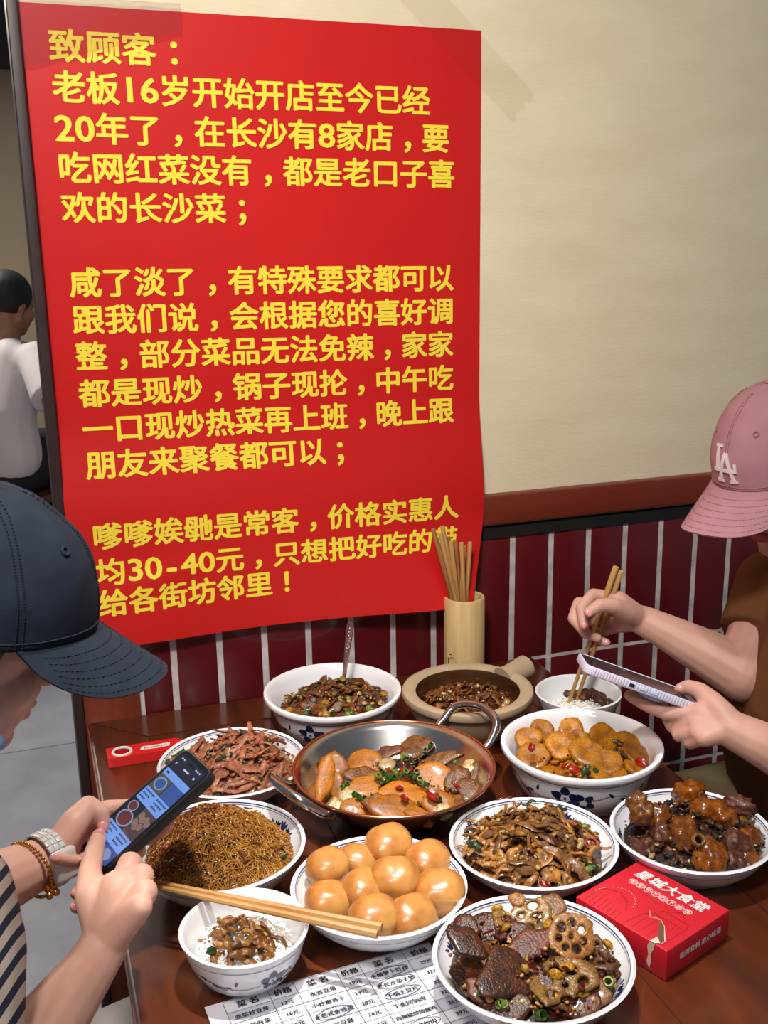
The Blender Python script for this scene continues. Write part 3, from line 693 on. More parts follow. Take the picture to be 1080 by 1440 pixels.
# 2 minced meat bowl with spoon --------------------------------------
h = Heap(FIT['back'][0], FIT['back'][1]-.002, .083, .789, .026, 2, dx=.012)
h.bed('minced_filling', F_beef2, 'fine minced bits filling the deep bowl with the spoon', 'food')
vm = [v_slab(U(.009, .015), U(.006, .010), .004, .25).mesh('meat', F_beef2, True, 60) for _ in range(6)]+[v_slab(U(.009, .014), U(.006, .009), .004, .25).mesh('meat', F_brown, True, 60) for _ in range(3)]
h.scatter('meat_slice', vm, 85, 'small brown meat slice in the deep bowl with the spoon', 'meat slice', 'meat slices in the deep bowl with the spoon', .003, .7, .95)
vm = [v_chunk(.0050, .0045, .0045, .15, 10, 8).mesh('pepper', F_lgreen if k % 2 else F_green, True) for k in range(4)]
h.scatter('green_pepper_piece', vm, 30, 'chopped green pepper bit in the deep bowl with the spoon', 'pepper', 'green pepper bits in the deep bowl with the spoon', .002, .5, 1.0, where=lambda x, y: x < .02 or y < -.045)
h.scatter('garlic_piece', V_garlic, 26, 'pale garlic bit in the deep bowl with the spoon', 'garlic', 'garlic bits in the deep bowl with the spoon', .003, .5, 1.0)
h.scatter('ginger_piece', [v_chunk(.008, .006, .004, .25).mesh('ginger', F_yellow, True) for _ in range(3)], 9, 'yellow fried piece in the deep bowl with the spoon', 'fried piece', 'yellow pieces in the deep bowl with the spoon', .003, .5, 1.0)
crumbs(h, 'minced_bits', 500, [F_beef2, F_brown, F_garlic, F_yellow, F_beef2, F_red, F_dgreen], 'fine minced bits scattered through the deep bowl with the spoon', .0012, .0035, .002)
# 3 clay pot ----------------------------------------------------------
h = Heap(.6122, -.2538, .076, .791, .019, 3, amp=.0025)
h.bed('saucy_filling', F_sauce, 'thick brown sauce with small bits filling the clay pot', 'food', sink=.002)
vm = [v_strip(U(.018, .030), U(.005, .009), .004, .6).mesh('meat', F_brown, True, 60) for _ in range(6)]+[v_slab(U(.007, .012), U(.005, .008), .004, .25).mesh('meat', F_brown, True, 60) for _ in range(3)]
h.scatter('meat_slice', vm, 80, 'brown saucy meat slice in the clay pot', 'meat slice', 'meat slices in the clay pot', .003, .7, .95)
h.scatter('garlic_piece', V_garlic, 10, 'pale garlic piece in the clay pot', 'garlic', 'garlic pieces in the clay pot', .004, .5, .9, smin=.9, smax=1.6)
h.scatter('ginger_piece', V_yel, 10, 'yellow strip in the clay pot', 'ginger', 'yellow strips in the clay pot', .004, .5, .9)
crumbs(h, 'minced_bits', 320, [F_sauce, F_brown, F_garlic, F_brown, F_dred], 'fine bits in the sauce of the clay pot', .0012, .003, .002)
# 4 wok ---------------------------------------------------------------
h = Heap(.4265+.008, -.4379-.010, .104, .776, .020, 4, dx=.01, dy=-.005, pw=2.6)
h.r = .080
h.bed('saucy_filling', F_sauce, 'oily brown sauce and small bits under the potato slices in the steel wok', 'food', sink=.006)
h.r = .108
PL = [(468, 1078, 19, 16, 1.15, 'upright golden potato slice by the wok edge beside the left handle'), (464, 1111, 19, 17, 1.1, 'pointed golden potato slice in front of the upright one in the wok'), (513, 1073, 24, 14, .8, 'flat golden potato slice at the back of the wok pile'),
      (611, 1094, 25, 17, .9, 'long golden potato slice right of the scallions in the wok'), (569, 1119, 29, 17, .6, 'largest golden potato slice in the wok with red chilli on it'), (557, 1138, 32, 15, .6, 'golden potato slice at the front rim of the wok'),
      (498, 1137, 15, 13, .7, 'small golden potato piece beside the garlic slice in the wok'), (615, 1131, 17, 16, .7, 'golden potato slice at the front right of the wok'), (586, 1049, 21, 12, .5, 'brown fried slice at the very back of the wok pile'), (643, 1099, 17, 17, .7, 'glazed brown potato slice near the copper rim by the raised handle'),
      (517, 1107, 26, 12, .6, 'potato slice under the meat in the middle of the wok'), (591, 1149, 20, 8, .5, 'thin potato slice by the front copper rim of the wok'), (432, 1098, 10, 22, 1.3, 'narrow potato slice standing against the steel side of the wok')]
for px, py, rx, ry, f, lab in PL:
    m_ = F_pot if 'brown' not in lab else F_brown
    me = v_slab(rx/1030*1.18, ry/1030*1.45, .012, .20, pw=.55).mesh('potato', m_, True, 60)
    h.put('potato_slice', me, px, py, lab, 'potato slice', 'potato slices in the wok', .006, U(-.5, .3)-.3, face=lean(f, U(-.25, .25)), frac=1.0)
ML = [(510, 1091, 24, 12, 'pinkish meat slice in the middle of the wok'), (546, 1057, 18, 7, 'dark red-brown meat strip at the back of the wok'), (618, 1069, 29, 6, 'long meat strip near the raised handle of the wok'), (661, 1089, 14, 13, 'meat piece by the rim below the raised handle of the wok'), (661, 1112, 17, 12, 'meat piece at the right edge of the wok pile'), (640, 1128, 13, 10, 'pale brown meat bit at the front right of the wok'), (581, 1058, 14, 8, 'brown meat bit at the back of the wok beside the potato'), (556, 1097, 20, 8, 'dark meat slice under the scallions in the wok'), (530, 1128, 16, 8, 'brown meat bit between the front potato slices in the wok')]
for px, py, rx, ry, lab in ML:
    me = v_slab(rx/1030*1.15, ry/1030*1.5, .008, .30).mesh('meat', F_brown if 'dark' not in lab else F_darkr, True, 60)
    h.put('meat_slice', me, px, py, lab, 'meat slice', 'meat slices in the wok', .011, U(-.6, .2), face=lean(.6, U(-.3, .3)))
for px, py, lab in ((466, 1134, 'round white garlic slice at the front of the wok'), (545, 1075, 'white garlic clove beside the scallions in the wok'), (667, 1077, 'white garlic piece by the right rim of the wok'), (624, 1141, 'thin white garlic sliver at the front of the wok'), (489, 1118, 'crushed white garlic bit left of the scallions in the wok')):
    h.put('garlic_slice', v_slab(.012, .011, .006, .15).mesh('garlic', F_garlic, True, 60), px, py, lab, 'garlic', None, .012, face=lean(.7))
for px, py in ((531, 1091), (540, 1088), (548, 1091), (556, 1086), (563, 1089), (570, 1086), (577, 1090), (583, 1092), (586, 1086), (536, 1100), (545, 1097), (573, 1068), (566, 1064), (505, 1121), (499, 1117), (511, 1123), (482, 1108), (489, 1104), (595, 1101), (600, 1103), (606, 1048), (598, 1056), (617, 1124), (676, 1076), (640, 1072), (678, 1105), (553, 1094), (590, 1096)):
    h.put('scallion_piece', rnd.choice(V_scal+V_scalp[:1]), px, py, 'chopped green scallion bit on the food in the steel wok', 'scallion', 'scallion bits in the wok', .017, tilt=.9, k=1.25)
for px, py, k in ((609, 1118, 2.0), (579, 1083, 1.3), (566, 1082, 1.1), (545, 1081, 1.0), (569, 1122, 1.4), (515, 1132, 1.3), (641, 1105, 1.7), (556, 1067, 1.2), (562, 1107, 1.2)):
    h.put('chilli_piece', rnd.choice(V_chili), px, py, 'red chilli bit on the food in the steel wok', 'chilli', 'chilli bits in the wok', .018, tilt=.4, k=k)
h.r = .092
crumbs(h, 'minced_bits', 260, [F_red, F_brown, F_garlic, F_sauce, F_green], 'fine chopped bits in the sauce of the steel wok', .0012, .0028, .004)
# 5 fried egg bowl ----------------------------------------------------
h = Heap(FIT['tofu'][0]-.004, FIT['tofu'][1]-.012, .085, .793, .024, 5, dx=-.004)
h.bed('minced_garnish', F_egg, 'golden crumbs and oil under the fried egg slices in the flowered bowl', 'food')
EL = [(762, 1029, 18, .9, 'with a pale hole, at the back left of the bowl'), (744, 1039, 19, .7, 'at the left rim of the bowl'), (750, 1063, 23, .5, 'at the front left of the bowl, whole and round'), (803, 1026, 18, .9, 'half hidden at the middle back of the bowl'), (790, 1049, 22, .6, 'with a raised yolk in the middle of the bowl'), (848, 1037, 22, .9, 'largest and roundest, at the back right of the bowl'),
      (880, 1044, 18, .6, 'standing by the green leaf at the right of the bowl'), (827, 1058, 25, .55, 'in the centre of the bowl, wrinkled on top'), (894, 1060, 23, .5, 'leaning on the right rim next to the red chilli'), (850, 1072, 23, .4, 'in front of the wrinkled one in the bowl'), (855, 1089, 24, .3, 'low at the front rim of the bowl beside the green leaf'), (893, 1082, 16, .3, 'partly sunk at the front right of the bowl'), (815, 1040, 15, .7, 'small one between the two back slices in the bowl')]
for px, py, r, f, lab in EL:
    me = v_slab(r/1060*1.08, r/1060*1.15, .012, .12, dish=.25, pw=.6).mesh('egg', F_egg, True, 60)
    h.put('fried_egg_slice', me, px, py, 'golden fried egg slice '+lab, 'egg slice', 'fried egg slices in the flowered bowl', .010, face=lean(f, .5 if px > 885 else U(-.15, .15)))
h.scatter('crumb', [v_chunk(.005, .004, .003, .4).mesh('crumb', F_egg, True) for _ in range(4)], 46, 'golden egg crumb in the flowered bowl', 'crumb', 'egg crumbs in the flowered bowl', .003, .6, .98)
for px, py in ((821, 1086), (828, 1090), (838, 1083), (875, 1057), (869, 1042), (826, 1083)): h.put('green_leaf_bit', rnd.choice(V_leaf), px, py, 'green leaf bit among the fried egg slices', 'greens', 'green bits among the fried egg slices', .018, k=1.2)
for px, py, k in ((909, 1073, 1.7), (808, 1082, 1.6), (728, 1055, 1.4), (795, 1078, 1.2)): h.put('chilli_piece', rnd.choice(V_chili), px, py, 'red chilli piece among the fried egg slices', 'chilli', 'chilli pieces among the fried egg slices', .012, face=lean(.8), k=k)
crumbs(h, 'minced_bits', 240, [F_egg, F_dred, F_egg, F_garlic], 'fine chilli and egg bits in the flowered bowl', .001, .0022, .004)
# 6 glass noodles -----------------------------------------------------
cx, cy = FIT['glass'][0], FIT['glass'][1]
h = Heap(cx, cy, .0865, .786, .042, 6, dx=-.004, dy=.016, amp=.005, pw=1.8)
def noodles(name, n, m, label, wf, rmax=.98, seed=5):
    r_ = random.Random(seed); g = G()
    while n > 0:
        q = math.sqrt(r_.random())*rmax*h.r; a = r_.uniform(0, 2*PI); x, y = h.cx+q*math.cos(a), h.cy+q*math.sin(a)
        if not wf(x-h.cx, y-h.cy): continue
        n -= 1; hd = r_.uniform(0, 2*PI); k = r_.uniform(-45, 45); lift = r_.uniform(0, .004); pts = []; st = .0042; ph = r_.uniform(0, 6)
        for i in range(r_.randint(7, 16)):
            d = math.hypot(x-h.cx, y-h.cy)/h.r
            if d > 1.0: hd = math.atan2(h.cy-y, h.cx-x)+r_.uniform(-.8, .8)
            pts.append((x, y, h.z(x, y)+lift+.0028*math.sin(i*.9+ph))); x += st*math.cos(hd); y += st*math.sin(hd); hd += k*st+r_.uniform(-.28, .28)
        g.tube(catmull(pts, 2), r_.uniform(.00055, .00085), n=4, cap=False)
    return tag(g.obj(name, m, base=(cx, cy, .77), sharp=None), label, 'noodles', None, 'stuff')
h.bed('noodle_base', F_noodle2, 'dense brown mass under the glass noodles', 'noodles', sink=.003, rough=.004)
noodles('glass_noodles', 1500, F_noodle, 'tangled golden brown glass noodles heaped in the dish by the held phone', lambda x, y: not (x < -.005 and y > .028))
noodles('chilli_oil_noodles', 420, F_noodle2, 'reddish chilli-stained glass noodles at the back of the noodle dish', lambda x, y: x < .02 and y > .012, seed=9)
for px, py in ((349, 1137), (360, 1175), (284, 1219), (297, 1219), (269, 1228), (253, 1237), (413, 1204), (322, 1219), (266, 1203)): h.put('green_leaf_bit', rnd.choice(V_leaf), px, py, 'green leaf bit on the glass noodles', 'greens', 'green bits on the glass noodles', .005, k=.8)
h.put('chilli_piece', v_strip(.019, .007, .004, .2).mesh('chilli', F_red, True), 232, 1194, 'bright red chilli piece on the glass noodles beside the held phone', 'chilli', None, .005, yaw=.2)
for px, py, lab in ((286, 1206, 'yellow ginger slice on the glass noodles'), (240, 1237, 'pale slice at the edge of the glass noodles above the chopsticks')): h.put('ginger_slice', v_strip(.022, .008, .003, .3).mesh('ginger', F_yellow, True), px, py, lab, 'ginger', None, .005, yaw=.4)
h.scatter('meat_shred', [v_strip(U(.012, .02), .004, .003, .5).mesh('meat', F_brown, True) for _ in range(4)], 24, 'brown meat shred in the glass noodles', 'meat shred', 'meat shreds in the glass noodles', .005, .4, .95, where=lambda x, y: y < .0)
crumbs(h, 'minced_bits', 160, [F_brown, F_brown, F_dred, F_garlic], 'fine bits scattered over the glass noodles', .001, .002, .003)
# 7 tripe -------------------------------------------------------------
h = Heap(FIT['tripe'][0], FIT['tripe'][1]-.001, .0855, .778, .030, 7, amp=.003)
h.bed('saucy_filling', F_sauce, 'brown sauce and bits under the tripe strips', 'food')
vm = [v_strip(U(.034, .062), U(.005, .0105), U(.003, .005), 1.35, 8).mesh('tripe', F_tan, True, 60) for _ in range(9)]
h.scatter('tripe_strip', vm, 110, 'curly tan tripe strip on the plate beside the red box', 'tripe strip', 'tan tripe strips on the plate', .004, .6, .95)
vm = [v_strip(U(.045, .075), U(.008, .013), .0035, 1.8, 10).mesh('tripe', F_grey, True, 60) for _ in range(6)]
h.scatter('tripe_strip', vm, 22, 'wide grey-brown tripe strip on the plate beside the red box', 'tripe strip', 'grey tripe strips on the plate', .006, .6, .8)
h.scatter('garlic_piece', V_garlic, 16, 'pale garlic piece among the tripe strips', 'garlic', 'garlic pieces among the tripe strips', .007, .5, .95)
for px, py, m_, L in ((744, 1129, F_dgreen, .020), (789, 1137, F_dgreen, .024), (651, 1191, F_dgreen, .022), (833, 1217, F_dgreen, .022), (818, 1160, F_lgreen, .016), (840, 1230, F_lgreen, .026), (660, 1198, F_garlic, .018), (706, 1170, F_garlic, .016), (817, 1186, F_garlic, .02)):
    h.put('scallion_segment', v_strip(L, .0075, .004, .2).mesh('scallion', m_, True), px, py, 'scallion segment among the tripe strips', 'scallion', 'scallion segments among the tripe strips', .010, yaw=U(-.9, .9))
for px, py, k in ((831, 1187, 1.5), (837, 1184, 1.2)): h.put('chilli_ring', rnd.choice(V_chring), px, py, 'red chilli ring on the tripe strips', 'chilli', 'chilli rings on the tripe strips', .011, face=lean(.7), k=k)
for px, py in ((782, 1158), (766, 1245), (706, 1164), (686, 1186), (717, 1122), (703, 1124), (771, 1243)): h.put('chilli_piece', rnd.choice(V_chili), px, py, 'red chilli bit among the tripe strips', 'chilli', 'chilli bits among the tripe strips', .008, k=1.1)
crumbs(h, 'minced_bits', 300, [F_tan, F_dred, F_brown, F_garlic, F_sauce], 'fine bits clinging to the tripe strips', .001, .0026, .005)
# 8 pork trotter ------------------------------------------------------
h = Heap(FIT['pork'][0], FIT['pork'][1]-.001, .082, .782, .027, 8, amp=.003)
h.bed('dark_filling', F_black, 'dark preserved greens and sauce under the braised pork', 'food')
CL = [(968, 1119, 23, 23, 20, F_pork, 'tall braised pork chunk at the back rim of its plate'), (996, 1141, 26, 22, 20, F_pork, 'knobbly braised pork knuckle right of the tall chunk'), (920, 1151, 23, 20, 18, F_pork, 'braised pork chunk with brown skin at the left of its plate'), (961, 1171, 26, 20, 17, F_pork, 'braised pork chunk in the middle of its plate'), (1018, 1150, 16, 21, 16, F_pork, 'narrow glazed pork chunk next to the knuckle'), (1040, 1133, 22, 14, 14, F_porkm, 'dark lean pork piece at the back right of its plate'),
      (904, 1190, 20, 14, 13, F_porkm, 'lean reddish pork piece at the front left of its plate'), (949, 1203, 17, 17, 14, F_porkm, 'fibrous lean pork chunk at the front of its plate'), (1000, 1209, 29, 22, 18, F_pork, 'wide glazed pork chunk at the front of its plate'), (1035, 1190, 21, 20, 17, F_porkm, 'pork chunk with a bone end in it'), (1041, 1217, 16, 15, 13, F_porkm, 'dark square pork cube at the front right of its plate'), (1069, 1180, 18, 22, 16, F_pork, 'pale glazed pork chunk at the right rim of its plate'), (1072, 1212, 18, 15, 13, F_pork, 'small glazed pork chunk at the front right rim'), (882, 1144, 17, 17, 13, F_brown, 'brown pork piece at the left rim of its plate'), (1043, 1150, 14, 12, 12, F_yellow, 'yellowish fatty pork bit at the right of its plate'), (893, 1127, 15, 12, 11, F_brown, 'pale brown pork skin bit at the back left of its plate'), (930, 1172, 15, 16, 13, F_porkm, 'dark pork scrap left of the middle chunk'), (1066, 1150, 15, 12, 11, F_porkm, 'reddish pork end at the far right of its plate')]
for px, py, rx, ry, rz, m_, lab in CL:
    me = v_chunk(rx/1080, ry/1080, rz/1080, .34, 20, 14, 1.2).mesh('pork', m_, True)
    h.put('pork_chunk', me, px, py, lab, 'pork chunk', 'braised pork chunks on the plate', .006, tilt=.3, frac=.84)
g = G(); g.lathe([(.004, 0), (.0075, 0), (.0085, .006), (.0075, .012), (.005, .012), (.004, .006)], n=16, close=True)
h.put('bone_ring', g.mesh('bone', F_lotus, True), 980, 1184, 'hollow bone end among the braised pork chunks', 'bone', None, .010, face=lean(1.2))
h.scatter('preserved_green', [v_strip(U(.010, .018), .003, .002, 1.0, 5).mesh('greens', F_black, True) for _ in range(6)], 120, 'black preserved vegetable shred around the braised pork', 'preserved greens', 'preserved vegetable shreds around the braised pork', .005, .9, .98)
h.scatter('garlic_piece', V_garlic, 16, 'pale garlic bit around the braised pork', 'garlic', 'garlic bits around the braised pork', .008, .5, .95, where=lambda x, y: x < .0 and y > -.03)
h.scatter('chilli_piece', V_dchili, 10, 'dark red chilli bit around the braised pork', 'chilli', 'chilli bits around the braised pork', .009, .5, .95)
crumbs(h, 'minced_bits', 420, [F_brown, F_black, F_garlic, F_sauce, F_porkm, F_black], 'fine chopped bits around the braised pork', .0014, .0034, .004)
# 9 lotus and dark meat ----------------------------------------------
h = Heap(FIT['lotus'][0], FIT['lotus'][1]-.001, .085, .781, .026, 9, amp=.004)
h.bed('dark_filling', F_dark, 'dark sauce and bits under the meat and lotus root slices', 'food')
def lotus(rx, ry, th, cut=0.0, holes=7):
    """round slice with a ring of holes, optionally a wedge"""
    g = G(); n = 84; hs = [(.52*math.cos(2*PI*k/holes+.3), .52*math.sin(2*PI*k/holes+.3), .17+.03*math.sin(k*2)) for k in range(holes)]+[(0, 0, .09)]
    N = 46; cell = {}; 
    ins = lambda x, y: math.hypot(x, y)*(1+.04*math.sin(5*math.atan2(y, x))) < 1 and not (cut and (x*math.cos(cut)+y*math.sin(cut) < -.45)) and all(math.hypot((x-a)*1.0, (y-b)*1.15) > r for a, b, r in hs)
    idx = {}
    def vid(i, j, t):
        k = (i, j, t)
        if k not in idx:
            x, y = (i/N*2-1)*1.02, (j/N*2-1)*1.02; r = math.hypot(x, y)
            idx[k] = len(g.v); e = smoothstep(1.0, .9, r); g.v.append((x*rx, y*ry, (th/2*(.55+.45*e) if t else -th/2*(.55+.45*e))+.12*th*math.sin(x*5+y*3)+.004*(x*x-y*y*.4)))
        return idx[k]
    full = {(i, j) for i in range(N) for j in range(N) if ins(((i+.5)/N*2-1)*1.02, ((j+.5)/N*2-1)*1.02)}
    for (i, j) in full:
        for t in (0, 1):
            q = (vid(i, j, t), vid(i+1, j, t), vid(i+1, j+1, t), vid(i, j+1, t)); g.f.append(q if t else q[::-1]); g.mi.append(0)
        for (di, dj, a, b) in ((0, -1, (i, j), (i+1, j)), (1, 0, (i+1, j), (i+1, j+1)), (0, 1, (i+1, j+1), (i, j+1)), (-1, 0, (i, j+1), (i, j))):
            if (i+di, j+dj) not in full: g.f.append((vid(*a, 0), vid(*b, 0), vid(*b, 1), vid(*a, 1))); g.mi.append(0)
    return g
def relax(me, it=4):
    n = len(me.vertices); co = np.empty(n*3); me.vertices.foreach_get('co', co); co = co.reshape(-1, 3); e = np.empty(len(me.edges)*2, int); me.edges.foreach_get('vertices', e); e = e.reshape(-1, 2)
    for _ in range(it):
        s = np.zeros_like(co); c = np.zeros(n); np.add.at(s, e[:, 0], co[e[:, 1]]); np.add.at(s, e[:, 1], co[e[:, 0]]); np.add.at(c, e[:, 0], 1); np.add.at(c, e[:, 1], 1); co = co*.5+.5*s/c[:, None]
    me.vertices.foreach_set('co', co.ravel()); me.update(); return me
for px, py, r, cut, f, yaw, m_, lab in ((795, 1386, .036, 1.2, .25, .5, F_lotus, 'large pale lotus root slice with holes at the front of its plate'), (803, 1318, .026, 0, .75, .9, F_tan, 'brown fried lotus root slice standing right of the reddish meat'), (733, 1288, .032, 4.6, .5, .1, F_lotus, 'long lotus root slice at the back of its plate under the chilli'), (852, 1343, .026, 2.0, .1, 1.2, F_grey, 'grey-brown lotus root slice by the right rim of its plate')):
    h.put('lotus_root_slice', relax(lotus(r, r*.95, .0055, cut).mesh('lotus', m_, True, 60)), px, py, lab, 'lotus slice', 'lotus root slices', .014, yaw, face=lean(f, U(-.1, .1)), frac=.80)
for px, py, rx, ry, m_, lab in ((714, 1370, 40, 24, F_dark, 'largest dark meat slice in the middle of its plate'), (745, 1328, 36, 15, F_darkr, 'reddish brown meat slice behind the largest dark one'), (686, 1310, 28, 19, F_dark, 'dark wrinkled meat slice at the back left of its plate'), (641, 1329, 20, 17, F_dark, 'dark meat piece at the left rim of its plate'), (652, 1376, 21, 17, F_dark, 'dark meat chunk at the front left, beside the largest slice'), (722, 1312, 22, 11, F_dark, 'small glossy dark meat piece between the back slices'), (763, 1385, 16, 16, F_dark, 'black meat chunk against the pale lotus root slice'), (705, 1416, 25, 18, F_dark, 'dark meat slice at the front rim of its plate'),
      (868, 1358, 14, 16, F_dark, 'dark meat strip near the right rim of its plate'), (829, 1421, 23, 12, F_darkr, 'brown meat strip at the front right of its plate'), (774, 1274, 19, 12, F_grey, 'grey meat slice at the very back of its plate'), (672, 1352, 22, 16, F_darkr, 'brown meat slice left of the largest dark one'), (655, 1305, 17, 14, F_dark, 'dark flat scrap at the back left rim'), (690, 1390, 30, 16, F_darkr, 'brown edged meat slice under the largest dark one'), (840, 1400, 18, 12, F_grey, 'grey scrap right of the pale lotus root slice'), (728, 1266, 10, 8, F_tan, 'tan end piece standing up at the very back of its plate')):
    h.put('meat_slice', v_slab(rx/1170, ry/1170*1.5, .007, .28).mesh('meat', m_, True, 60), px, py, lab, 'meat slice', 'dark meat slices beside the lotus root', .009, U(-.4, .5), face=lean(.45, U(-.25, .25)), frac=.87, k=.98)
for px, py in ((660, 1412), (664, 1408), (701, 1421), (858, 1384), (761, 1431), (704, 1416)): h.put('scallion_segment', V_scalp[0] if px != 761 else V_scal[0], px, py, 'green scallion segment among the dark meat and lotus root', 'scallion', 'scallion segments beside the lotus root', .012, tilt=1.2, k=1.7)
h.scatter('chilli_piece', V_dchili, 34, 'dark red chilli flake among the dark meat and lotus root', 'chilli', 'chilli flakes beside the lotus root', .012, .6, .98)
h.scatter('garlic_piece', [v_chunk(.006, .0045, .0035, .25).mesh('garlic', F_yellow, True) for _ in range(3)], 26, 'golden garlic bit among the dark meat and lotus root', 'garlic', 'garlic bits beside the lotus root', .010, .6, .98)
h.scatter('meat_shred', [v_strip(U(.014, .026), .006, .004, .6).mesh('meat', F_grey, True) for _ in range(4)], 30, 'grey-brown shred among the dark meat and lotus root', 'meat shred', 'grey shreds beside the lotus root', .005, .6, .95)
crumbs(h, 'minced_bits', 420, [F_yellow, F_dred, F_brown, F_dark, F_dred, F_garlic], 'fine chilli and garlic bits over the dark meat and lotus root', .0011, .0026, .008)
# 10 buns -------------------------------------------------------------
BL = [(547, 1189, 34, .803, 'golden bun at the back of the pile, square and pale'), (461, 1219, 30, .806, 'darkest golden bun at the back left of the pile'), (503, 1211, 27, .794, 'golden bun half hidden behind the dark one at the left'), (602, 1211, 32, .794, 'golden bun at the back right of the pile'), (555, 1236, 33, .808, 'golden bun in the middle of the pile'), (618, 1254, 34, .797, 'golden bun at the right rim of the plate'), (513, 1250, 31, .800, 'golden bun left of the middle one, partly covered'), (462, 1267, 31, .792, 'golden bun at the left rim above the chopsticks'), (526, 1290, 32, .800, 'golden bun touching the chopstick ends at the front'), (580, 1289, 32, .794, 'golden bun at the front right of the pile')]
for k, (px, py, r, z, lab) in enumerate(BL):
    p = Pz(px, py, z); r /= 1165; o = Vector((k*5.1, k*2.3, 0)); g = G(); sq = U(.03, .16)
    def fn(d, q, o=o, sq=sq):
        a = math.atan2(d.y, d.x); w = 1+sq*.5*math.cos(2*a)+.05*noise.noise(d*1.6+o); p_ = 2.5
        sx = (abs(d.x)**p_+abs(d.y)**p_+abs(d.z)**p_)**(-1/p_); b = d*sx
        return Vector((b.x*r*w*.97, b.y*r*w*.92, b.z*r*.76*(1+.05*noise.noise(d*2+o))))
    g.ball((0, 0, 0), 1, 28, 18, fn=fn); n_ = Vector((U(-.25, .25), U(-.45, -.05), 1)).normalized(); xx = Vector((math.cos(U(-.3, .3)), math.sin(U(-.5, .5)), 0)); xx = (xx-n_*xx.dot(n_)).normalized()
    tag(inst('golden_bun', g.mesh('bun', F_bun, True), frame(xx, n_.cross(xx), n_, p)), lab, 'bun', 'golden buns on the plate')
# 11 rice bowl --------------------------------------------------------
cx, cy = FIT['rice'][0], FIT['rice'][1]
h = Heap(cx, cy+.002, .051, .788, .016, 10, amp=.002)
h.bed('rice_mound', F_rice, 'white rice filling the small flowered bowl', 'rice', rough=.002)
def grains(h, n, label, wf=lambda x, y: True):
    g = G()
    while n > 0:
        q = math.sqrt(rnd.random())*h.r*.98; a = U(0, 2*PI); x, y = h.cx+q*math.cos(a), h.cy+q*math.sin(a)
        if not wf(x-h.cx, y-h.cy): continue
        n -= 1; M = h.mat(x, y, None, U(-.0005, .0015), .45); g.ball((0, 0, 0), (.0031, .0010, .0010), 6, 5, rot=M.to_3x3()) if False else g.add([M @ v for v in _grain], _gf)
    return tag(g.obj('rice_grains', F_rice, base=(h.cx, h.cy, h.zb), sharp=None), label, 'rice', None, 'stuff')
_q = G().ball((0, 0, 0), (.0032, .0011, .0010), 6, 5); _grain = [Vector(v) for v in _q.v]; _gf = _q.f
grains(h, 700, 'white rice grains on the mound in the small flowered bowl')
h2 = Heap(cx-.006, cy-.006, .038, .793, .016, 11, amp=.002)
vm = [v_strip(U(.024, .040), U(.006, .010), .0045, 1.0, 7).mesh('topping', F_tan if k % 3 else F_brown, True, 60) for k in range(7)]
h2.scatter('tripe_strip', vm, 30, 'saucy brown strip piled on the rice in the small flowered bowl', 'meat strip', 'saucy strips on the rice', .004, .6, .95)
h2.put('green_leaf_bit', V_leaf[0], 297, 1337, 'dark green leaf bit on the rice topping', 'greens', None, .010, k=1.3)
# 12 small bowl -------------------------------------------------------
h = Heap(FIT['small'][0]+.004, FIT['small'][1]-.004, .046, .779, .010, 12, amp=.002)
h.bed('rice_mound', F_rice, 'leftover rice in the small plain bowl by the wall', 'rice')
grains(h, 260, 'loose rice grains in the small plain bowl by the wall')
h.scatter('meat_scrap', [v_chunk(.012, .009, .007, .35).mesh('scrap', F_porkm if k else F_brown, True) for k in range(3)], 9, 'brown meat scrap in the small plain bowl by the wall', 'meat scrap', 'meat scraps in the small plain bowl', .004, .5, .95, where=lambda x, y: x > -.005, mind=.009)
# ---------------------------------------------------------------- red paper box
M_box = mat('red printed cardboard', srgb(198, 28, 44), .42, noise_amt=.06, noise_scale=30)
M_boxd = mat('dark red line print', srgb(150, 18, 32), .45)
M_white = mat('white print', srgb(240, 228, 226), .5)
M_torn = mat('torn cardboard edge', srgb(214, 190, 172), .8)
M_boxin = mat('brown box inside', srgb(104, 66, 44), .8)
BH = .0365
bl, br_, bf, bq = [Pz(x, y, .7508+BH) for x, y in ((896, 1209.4), (1023.5, 1278), (942.6, 1339), (810.4, 1262.6))]
ex = (br_-bl); ex = ex.normalized(); ey = Vector((-ex.y, ex.x, 0)); lx = ((br_-bl).length+(bf-bq).length)/2; ly = ((bl-bq).length+(br_-bf).length)/2
o0 = (bl+br_+bf+bq)/4; o0.z = .7508
bx = thing('tissue_box', 'small red cardboard box with white lettering and a torn corner', 'box', tuple(o0))
rotb = Matrix((ex, ey, Vector((0, 0, 1)))).transposed()
g = G(); g.box(o0+Vector((0, 0, BH/2)), (lx, ly, BH), rot=rotb, bev=.0012); g.obj('carton', M_box, bx)
def top(u, v, h=.0003): return o0+ex*((u-.5)*lx)+ey*((.5-v)*ly)+Vector((0, 0, BH+h))
g = G()
vs, fs = text_mesh('星城大食堂', 1.0)
xa, xb = min(v.x for v in vs), max(v.x for v in vs)
for j_, (dx, dv) in enumerate(((0, 0), (.003, 0), (-.003, .0), (0, .0025), (0, -.0025))):
    g.add([top(.125+.745*(v.x-xa)/(xb-xa)+dx+.02*(v.y-.35), .178-(v.y-.37)*.165+dv, .0004+.00007*j_) for v in vs], fs)
